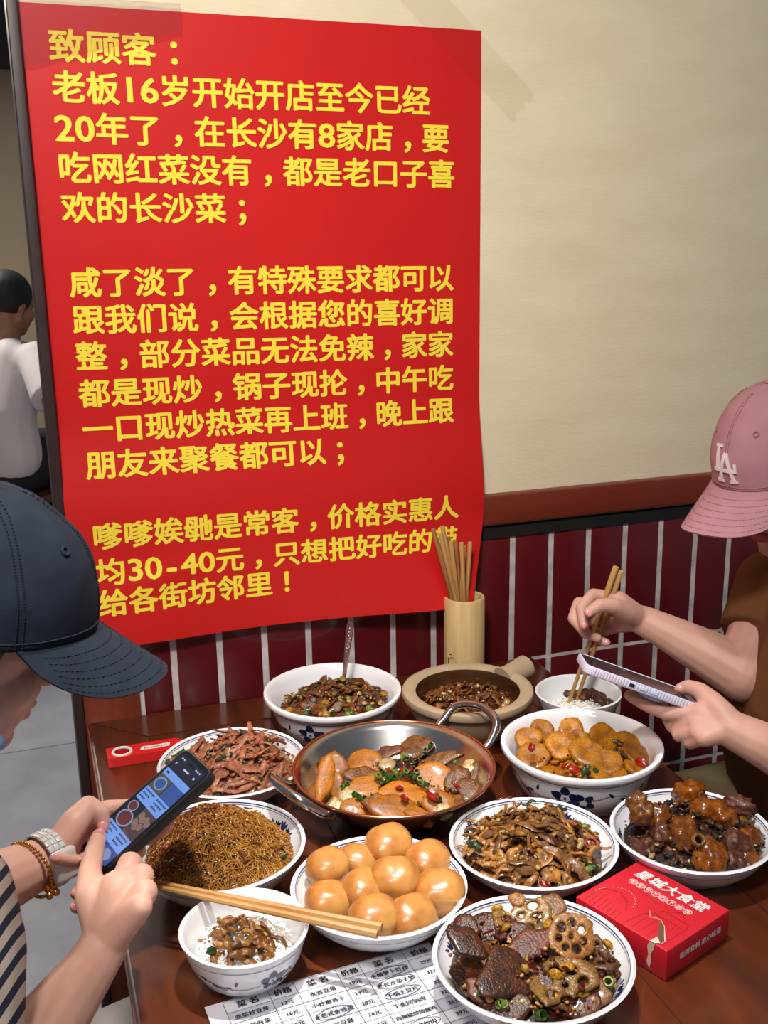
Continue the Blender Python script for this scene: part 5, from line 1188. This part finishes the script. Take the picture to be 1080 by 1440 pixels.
chain(g, J((199, 1233, 1.090, .0115), (197, 1246, 1.135, .0100), (155, 1262, 1.145, .0088), (108, 1275, 1.122, .0075)))
chain(g, J((204, 1254, 1.066, .0110), (196, 1266, 1.110, .0095), (160, 1283, 1.118, .0085), (128, 1290, 1.10, .0072)))
chain(g, J((198, 1275, 1.050, .0100), (186, 1288, 1.090, .0085), (158, 1303, 1.092, .0075), (136, 1308, 1.085, .0066)))
# far (left) arm and hand
chain(g, [(shL, .048), (elL, .040)]); chain(g, [(elL, .040)]+J((5, 1238, 1.12, .0325), (70, 1207, 1.160, .0250)))
for kx, ky, kd, r in ((128, 1150, 1.245, .0125), (131, 1168, 1.245, .0125), (127, 1186, 1.235, .0120), (118, 1200, 1.215, .011)):
    capsule(g, P(76, 1203, 1.165), .019, P(kx, ky, kd), r)
capsule(g, P(84, 1190, 1.17), .018, P(112, 1160, 1.20), .018)
chain(g, J((84, 1190, 1.168, .0185), (104, 1158, 1.180, .0165), (124, 1134, 1.195, .0122), (141, 1143, 1.196, .0105), (145, 1163, 1.194, .0082)))
capsule(g, P(104, 1158, 1.18), .014, P(128, 1152, 1.24), .012)
chain(g, J((128, 1150, 1.245, .0110), (150, 1136, 1.275, .0095), (176, 1134, 1.275, .0085), (200, 1128, 1.262, .0075)))
chain(g, J((131, 1168, 1.245, .0110), (170, 1176, 1.270, .0095), (212, 1178, 1.225, .0088), (236, 1160, 1.190, .0076)))
chain(g, J((127, 1186, 1.235, .0105), (160, 1198, 1.250, .0092), (186, 1208, 1.205, .0085), (197, 1196, 1.172, .0075)))
chain(g, J((118, 1200, 1.215, .0100), (120, 1213, 1.175, .0085), (102, 1211, 1.140, .0076), (81, 1207, 1.122, .0066)))
fuse(g, 'body', M_skin, pl, .0023, 7)
nail(pl, 144.5, 1163, 1.1855, 1.35); nail(pl, 139.5, 1174, 1.1695, -1.2); nail(pl, 78, 1206.5, 1.1155, .1, .0042, .0060); nail(pl, 198, 1194, 1.1645, -.7, .0045, .0055); nail(pl, 237, 1158, 1.1825, -.6, .0045, .0055); nail(pl, 107, 1255.5, 1.1325, .1, .0046, .0062); nail(pl, 107, 1274.5, 1.1145, .1, .0046, .0062)
# hair under the cap, down the back of the head
g = G()
g.ball(T(-.018, 0, -.006), (.076, .080, .080), 24, 16, rot=Rh); capsule(g, T(-.050, 0, -.03), .052, T(-.080, 0, -.15), .030); 
for y in (-1, 1): capsule(g, T(.015, y*.066, .02), .020, T(-.02, y*.070, -.05), .018)
fuse(g, 'hair', M_hair, pl, .005, 3)
g = G(); g.ball(P(-42, 1040, .902), (.030, .022, .011), 16, 10, rot=Matrix(axh).transposed()); g.obj('face_mask', mat('pale blue face mask', srgb(130, 166, 206), .8), pl)
# striped shirt
def stripe_mat():
    m = bpy.data.materials.new('navy and cream striped cotton'); m.use_nodes = True; nt = m.node_tree; b = nt.nodes['Principled BSDF']
    tc = nt.nodes.new('ShaderNodeTexCoord'); sep = nt.nodes.new('ShaderNodeVectorMath'); sep.operation = 'DOT_PRODUCT'; sep.inputs[1].default_value = (-.75, .35, .62)
    nz = nt.nodes.new('ShaderNodeTexNoise'); nz.inputs['Scale'].default_value = 9; nz.inputs['Detail'].default_value = 1
    nt.links.new(tc.outputs['Object'], sep.inputs[0]); nt.links.new(tc.outputs['Object'], nz.inputs['Vector'])
    ad = nt.nodes.new('ShaderNodeMath'); ad.operation = 'MULTIPLY_ADD'; ad.inputs[1].default_value = .020; nt.links.new(nz.outputs[0], ad.inputs[0]); nt.links.new(sep.outputs['Value'], ad.inputs[2])
    mu = nt.nodes.new('ShaderNodeMath'); mu.operation = 'MULTIPLY'; mu.inputs[1].default_value = 70; nt.links.new(ad.outputs[0], mu.inputs[0])
    fr_ = nt.nodes.new('ShaderNodeMath'); fr_.operation = 'FRACT'; nt.links.new(mu.outputs[0], fr_.inputs[0])
    r = nt.nodes.new('ShaderNodeValToRGB'); r.color_ramp.interpolation = 'CONSTANT'; e = r.color_ramp.elements; e[0].color = srgb(46, 50, 70); e[1].position = .45; e[1].color = srgb(214, 198, 182)
    nt.links.new(fr_.outputs[0], r.inputs[0]); nt.links.new(r.outputs[0], b.inputs['Base Color']); b.inputs['Roughness'].default_value = .9; return m
M_stripe = stripe_mat()
g = G()
for dy in (-.095, 0, .095): chain(g, [(Vector((-.19, -.82+dy, .885)), .103), (Vector((-.19, -.82+dy, .78)), .118), (hipc+Vector((.02, dy, .03)), .130)])
for sh in (shR, shL): capsule(g, neckL+Vector((-.012, 0, -.030)), .064, sh, .066)
for sh, el in ((shR, elR), (shL, elL)):
    d = (el-sh); g.tube([sh-d*.05, sh, sh+d*.2, sh+d*.40, sh+d*.48], [.03, .064, .062, .058, .056], n=18)
chain(g, [(P(-62, 1262, .95), .050), (P(-44, 1340, .95), .050), (P(-52, 1440, .93), .052)])
fuse(g, 'shirt', M_stripe, pl, .0045, 5)
M_trou = mat('white cotton trousers', srgb(222, 214, 210), .85, noise_amt=.06, noise_scale=12)
g = G()
for dy in (-.10, .10): chain(g, [(hipc+Vector((0, dy*1.5, .01)), .112), (Vector((.16, KY[dy > 0], .550)), .086), (Vector((.17, KY[dy > 0], .10)), .058)])
fuse(g, 'trousers', M_trou, pl, .007, 4)
g = G()
for dy in (-.11, .11): g.ball((.21, KY[dy > 0], .034), (.125, .045, .034), 16, 8)
g.obj('shoes', mat('white shoe', srgb(210, 208, 206), .6), pl)
# watch and gold bracelet on the far wrist
M_ceram = mat('pale grey ceramic links', srgb(204, 200, 196), .3, coat=.3)
def band_frame(c0, c1):
    a = (c1-c0).normalized(); v = (CAM-c0).normalized(); u = (v-a*v.dot(a)).normalized(); return a, u, a.cross(u)
wc = P(66, 1209, 1.155); a, u, w = band_frame(wc, P(78, 1203, 1.163))
wt = thing('wristwatch', 'x', 'watch'); bpy.data.objects.remove(wt)
watch = bpy.data.objects.new('wristwatch', None); COL.objects.link(watch); watch.parent = pl; watch.location = wc-pl.location
r0 = .0300; g = G()
for k in range(26):
    th = 2*PI*k/26; n = u*math.cos(th)+w*math.sin(th); t = -u*math.sin(th)+w*math.cos(th)
    for j in (-1, 0, 1): g.box(wc+n*(r0)+a*(j*.0066), (.0030, .0066, .0060), rot=Matrix((n, t, a)).transposed(), bev=.0008)
g.tube([wc+(u*math.cos(2*PI*k/40)+w*math.sin(2*PI*k/40))*(r0-.0004) for k in range(40)], .0098, n=12, closed=True, flat=.10, up=u); g.obj('band', M_ceram, watch)
g = G(); th = .40; n = u*math.cos(th)+w*math.sin(th); t = -u*math.sin(th)+w*math.cos(th)
g.box(wc+n*(r0+.003), (.010, .034, .030), rot=Matrix((n, t, a)).transposed(), bev=.0045); g.obj('case', M_ceram, watch)
M_gold = mat('polished gold', srgb(226, 172, 74), .2, metal=1.0)
bc = P(47, 1221, 1.142); g = G()
for k in range(44):
    th = 2*PI*k/44; n = u*math.cos(th)+w*math.sin(th); g.ball(bc+n*.0315-a*(.004-.005*math.cos(th-1)), .0022, 8, 6)
th = 1.05; n = u*math.cos(th)+w*math.sin(th)
for dq in ((0, 0), (.004, .003), (-.004, .003), (.003, -.004), (-.003, -.004)): g.ball(bc+n*.034+a*dq[0]+w*dq[1], (.0042, .0042, .0042), 10, 8)
g.obj('gold_bracelet', M_gold, pl)
# ================= person with the pink cap =================
pr = thing('person', 'person in a pink cap and brown t-shirt, holding chopsticks and a pale blue phone', 'person', (1.15, -.45, 0))
faceF = Vector((-.985, -.19, 0)).normalized(); axp = hf(faceF, roll=math.radians(3), pitch=math.radians(13))
capC2 = P(1099, 655, 1.55)
M_pink = mat('dusty pink cotton', srgb(186, 134, 142), .85, noise_amt=.08, noise_scale=30, bump=.10, bump_scale=700, spec=.2)
M_pinks = mat('pink stitching', srgb(164, 112, 120), .9)
cpR = Cap(capC2, axp, 0.104, .085, .126, (M_pink, M_pinks), pr, brim_l=.078, droop=.40, arch=.030, half=64)
g = G()
def bar(p, q, w):
    p, q = Vector(p), Vector(q); t = (q-p).normalized(); n = Vector((-t.y, t.x))*w/2; k = 6
    for i in range(k):
        a_, b_ = p.lerp(q, i/k), p.lerp(q, (i+1)/k); cpR.decal([tuple(a_-n), tuple(b_-n), tuple(b_+n), tuple(a_+n)], -.03, .31, .050, .0004, .0026, g)
LG = [((.20, .28), (.20, .97), .12), ((.05, .97), (.38, .97), .08), ((.04, .30), (.98, .30), .085), ((.95, .26), (.95, .50), .09), ((.28, .03), (.55, .78), .11), ((.86, .03), (.58, .78), .11), ((.16, .03), (.42, .03), .08), ((.72, .03), (1.0, .03), .08)]
for p, q, w in LG: bar((1-p[0], p[1]) if False else p, q, w)
o = g.obj('emblem', mat('white embroidery', srgb(240, 226, 222), .7), cpR.o, smooth=False); tag(o, 'white embroidered letters L and A')
g = G(); hc = capC2-faceF*.032-Vector((0, 0, .020)); neckR = hc+Vector((.055, .02, -.165))
T, Rh = head(g, hc, axp, neckR, .97, .030)
sR, sL = P(1092, 828, 1.66), P(1232, 905, 1.42); mid = (sR+sL)/2; hip2 = Vector((1.24, -.37, .50))
eR, eL = P(1046, 948, 1.60), P(1190, 1098, 1.38)
for sh in (sR, sL): capsule(g, neckR+Vector((0, 0, -.01)), .054, sh, .050)
lat = (sL-sR).normalized()
for k in (-.09, 0, .09): capsule(g, mid+lat*k+Vector((.02, 0, -.07)), .074, hip2+lat*k*.8+Vector((0, 0, .05)), .085)
capsule(g, mid+Vector((0, 0, -.02)), .068, neckR, .054)
for k in (-.10, .10): 
    hp = hip2+lat*k; kn = hp+Vector((-.40, .0, .02)); chain(g, [(hp, .09), (kn, .06), (kn+Vector((-.02, 0, -.45)), .042)])
# raised (right) arm with chopsticks
chain(g, [(sR, .050), (eR, .042)]); chain(g, [(eR, .042)]+J((1000, 922, 1.62, .037), (945, 893, 1.645, .029), (905, 873, 1.66, .0235)))
for kx, ky, kd, r in ((870, 842, 1.655, .0130), (862, 852, 1.675, .0130), (863, 866, 1.69, .0125), (870, 880, 1.695, .0115)):
    capsule(g, P(900, 871, 1.662), .019, P(kx, ky, kd), r)
chain(g, J((896, 868, 1.655, .0185), (881, 861, 1.635, .0160), (864, 852, 1.618, .0120), (844, 851, 1.612, .0105), (828, 861, 1.612, .0085)))
capsule(g, P(881, 861, 1.635), .013, P(870, 843, 1.655), .012)
chain(g, J((870, 842, 1.655, .0112), (834, 836, 1.655, .0098), (817, 855, 1.638, .0090), (821, 880, 1.628, .0076)))
chain(g, J((862, 850, 1.675, .0112), (814, 848, 1.675, .0098), (806, 870, 1.665, .0090), (823, 890, 1.650, .0078)))
chain(g, J((863, 866, 1.690, .0108), (816, 874, 1.690, .0095), (822, 890, 1.682, .0087), (840, 897, 1.672, .0076)))
chain(g, J((870, 880, 1.695, .0098), (836, 892, 1.700, .0085), (842, 900, 1.690, .0078), (853, 904, 1.678, .0068)))
# lower (left) arm and hand under the phone
chain(g, [(sL, .048), (eL, .042)]); chain(g, [(eL, .042)]+J((1110, 1066, 1.385, .034), (1062, 1042, 1.395, .0285), (1030, 1026, 1.405, .0250)))
for kx, ky, kd, r in ((984, 1003, 1.425, .0135), (980, 1017, 1.42, .0135), (982, 1029, 1.41, .0125), (990, 1038, 1.40, .0115)):
    capsule(g, P(1027, 1024, 1.405), .0195, P(kx, ky, kd), r)
chain(g, J((1020, 1010, 1.41, .0190), (1003, 990, 1.425, .0160), (985, 972, 1.445, .0120), (968, 966, 1.462, .0105), (956, 969, 1.468, .0082)))
capsule(g, P(1003, 990, 1.425), .014, P(984, 1003, 1.425), .013)
chain(g, J((984, 1003, 1.425, .0120), (938, 1003, 1.448, .0102), (908, 991, 1.468, .0094), (885, 978, 1.484, .0078)))
chain(g, J((980, 1017, 1.420, .0118), (946, 1021, 1.455, .0100), (938, 1006, 1.485, .0090), (932, 992, 1.505, .0078)))
chain(g, J((982, 1029, 1.410, .0112), (955, 1034, 1.440, .0095), (950, 1018, 1.470, .0087), (948, 1003, 1.490, .0076)))
chain(g, J((990, 1038, 1.400, .0100), (970, 1045, 1.425, .0085), (966, 1030, 1.450, .0078), (962, 1016, 1.465, .0068)))
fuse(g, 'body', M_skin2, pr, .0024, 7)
nail(pr, 827.5, 862, 1.6035, .5, .0050, .0062, None); nail(pr, 821, 879, 1.6205, 1.35, .0044, .0056); nail(pr, 853, 904, 1.671, .1, .0044, .0056); nail(pr, 957, 968, 1.4600, -.2, .0050, .0060)
g = G(); g.ball(T(.090, 0, -.060), (.009, .021, .010), 14, 8, rot=Rh); g.obj('lips', M_lips, pr)
g = G(); g.ball(T(-.012, 0, -.006), (.076, .079, .078), 24, 16, rot=Rh); capsule(g, T(-.075, 0, -.01), .045, T(-.13, 0, -.15), .028); fuse(g, 'hair', M_hair, pr, .005, 3)
M_brown = mat('brown cotton', srgb(112, 70, 42), .9, noise_amt=.12, noise_scale=14, spec=.2)
g = G()
for k in (-.09, 0, .09): chain(g, [(mid+lat*k+Vector((.02, 0, -.045)), .100), (mid+lat*k+Vector((.01, 0, -.16)), .110), (hip2+lat*k+Vector((0, 0, .03)), .124)])
for sh in (sR, sL): capsule(g, neckR+Vector((.01, 0, -.032)), .060, sh, .064)
for sh, el, kk in ((sR, eR, .52), (sL, eL, .55)):
    d = (el-sh); g.tube([sh-d*.05, sh, sh+d*.25, sh+d*kk, sh+d*(kk+.06)], [.03, .062, .061, .060, .059], n=18)
fuse(g, 'shirt', M_brown, pr, .005, 4)
M_olive = mat('olive trousers', srgb(120, 106, 78), .9, noise_amt=.15, noise_scale=14, spec=.2)
g = G()
for k in (-.10, .10):
    hp = hip2+lat*k; kn = hp+Vector((-.40, .0, .02)); chain(g, [(hp, .112), (kn, .080), (kn+Vector((-.02, 0, -.40)), .06)])
fuse(g, 'trousers', M_olive, pr, .007, 4)
g = G()
for k in (-.10, .10): hp = hip2+lat*k; g.ball((hp.x-.46, hp.y, .034), (.125, .045, .034), 16, 8)
g.obj('shoes', mat('dark shoe', srgb(50, 46, 44), .6), pr)
# seats
M_stool = mat('brown seat wood', srgb(96, 54, 30), .5, noise_amt=.3, noise_scale=12, stretch=(1, 6, 6))
def stool(x, y, label):
    st = thing('wooden_stool', label, 'stool', (x, y, 0))
    g = G(); g.box((x, y, .375), (.36, .40, .03), bev=.006); g.obj('seat', M_stool, st)
    for sx in (-1, 1):
        for sy in (-1, 1): g = G(); g.box((x+sx*.15, y+sy*.17, .18), (.035, .035, .36), bev=.003); g.obj('leg', M_stool, st)
stool(-.27, -.82, 'wooden stool under the person in the navy cap'); stool(1.27, -.37, 'wooden stool under the person in the pink cap')
# ================= diner in the far room =================
bgp = thing('person', 'person in a white shirt seated with back turned in the far room', 'person', (-.05, 2.5, 0))
D = 4.0
hC = P(14, 428, D)
g = G(); axb = hf((.75, .66), pitch=.25)
nk = hC+Vector((-.03, -.02, -.17)); T, Rh = head(g, hC, axb, nk, 1.0)
s1, s2 = P(52, 505, 3.9), P(-75, 490, 4.1); md = (s1+s2)/2; hp = P(-20, 632, 4.0)
for sh in (s1, s2): capsule(g, nk, .055, sh, .05)
capsule(g, md, .10, hp, .12); e1 = P(78, 572, 3.75); chain(g, [(s1, .05), (e1, .038), (P(95, 540, 3.95), .028)])
fuse(g, 'body', M_skin3, bgp, .008, 4)
g = G(); g.ball(T(-.022, 0, .035), (.098, .088, .090), 20, 14, rot=Rh); fuse(g, 'hair', M_hair, bgp, .006, 3)
M_wsh = mat('white cotton shirt', srgb(204, 196, 196), .9, noise_amt=.08, noise_scale=9, bump=.4, bump_scale=14)
g = G(); lat = (s2-s1).normalized()
for k in (-.10, 0, .10): chain(g, [(md+lat*k+Vector((0, 0, -.04)), .105), (hp+lat*k+Vector((0, 0, .12)), .12), (hp+lat*k*1.1+Vector((0, 0, .0)), .125)])
for sh in (s1, s2): capsule(g, nk+Vector((0, 0, -.05)), .06, sh, .066)
d = e1-s1; g.tube([s1-d*.05, s1, s1+d*.4, s1+d*.85], [.03, .068, .070, .072], n=16)
fuse(g, 'shirt', M_wsh, bgp, .009, 5)
g = G(); hpz = hp+Vector((0, 0, -.06))
for k in (-.1, .1): q = hpz+lat*k; kn = q+Vector((.28, .30, -.02)); chain(g, [(q, .11), (kn, .08), (kn+Vector((0, 0, -.40)), .06)])
fuse(g, 'trousers', mat('black trousers', srgb(26, 24, 28), .9), bgp, .01, 3)
M_chair = mat('brown chair wood', srgb(104, 58, 34), .5, noise_amt=.3, noise_scale=10)
cc = Vector((hp.x-.02, hp.y, 0)); ch = thing('wooden_chair', 'brown wooden chair under the seated person in the white shirt', 'chair', tuple(cc))
sz = hp.z-.19
ax = Vector((.75, .66, 0)).normalized(); ay = Vector((-.66, .75, 0)).normalized(); RC = Matrix((ax, ay, Vector((0, 0, 1)))).transposed()
B_ = lambda x, y, z: cc+RC @ Vector((x, y, z))
g = G(); g.box(B_(.02, 0, sz), (.42, .42, .03), rot=RC, bev=.005); g.obj('seat', M_chair, ch)
bz = P(20, 640, 3.75).z
for sy in (-1, 1):
    g = G(); g.box(B_(.19, sy*.18, sz/2), (.04, .04, sz), rot=RC, bev=.004); g.obj('leg', M_chair, ch)
    g = G(); g.box(B_(-.25, sy*.19, (bz)/2), (.04, .045, bz), rot=RC, bev=.004); g.obj('leg', M_chair, ch)
g = G(); g.box(B_(-.25, 0, bz-.05), (.028, .40, .09), rot=RC, bev=.006); g.obj('back_rail', M_chair, ch)
g = G(); g.box(B_(-.25, 0, sz+.06), (.022, .40, .04), rot=RC, bev=.006); g.obj('lower_rail', M_chair, ch)
# far table with a white bag
ft = Vector((.80, 3.25, 0)); tt = thing('dining_table', 'dark table in the far room in front of the person in the white shirt', 'table', tuple(ft))
g = G(); g.box(ft+Vector((0, 0, .735)), (.9, .8, .03), bev=.004); g.obj('tabletop', mat('dark far table wood', srgb(58, 36, 28), .4), tt)
for sx in (-1, 1):
    for sy in (-1, 1): g = G(); g.box(ft+Vector((sx*.4, sy*.35, .36)), (.05, .05, .72)); g.obj('leg', M_chair, tt)
g = G(); o_ = Vector((3, 1, 2)); pb = Vector((.17, 2.86, .82))
g.ball(pb, (.07, .07, .07), 20, 12, fn=lambda d, p: p*(1+.35*noise.noise(d*2.2+o_))); bagm = mat('white bag with red print', srgb(206, 196, 196), .6, col2=srgb(176, 50, 60), noise_scale=14, lo=.30, hi=.40)
tag(g.obj('plastic_bag', bagm, base=(.17, 2.86, .75)), 'white and red plastic bag on the far table beside the person in the white shirt', 'bag')
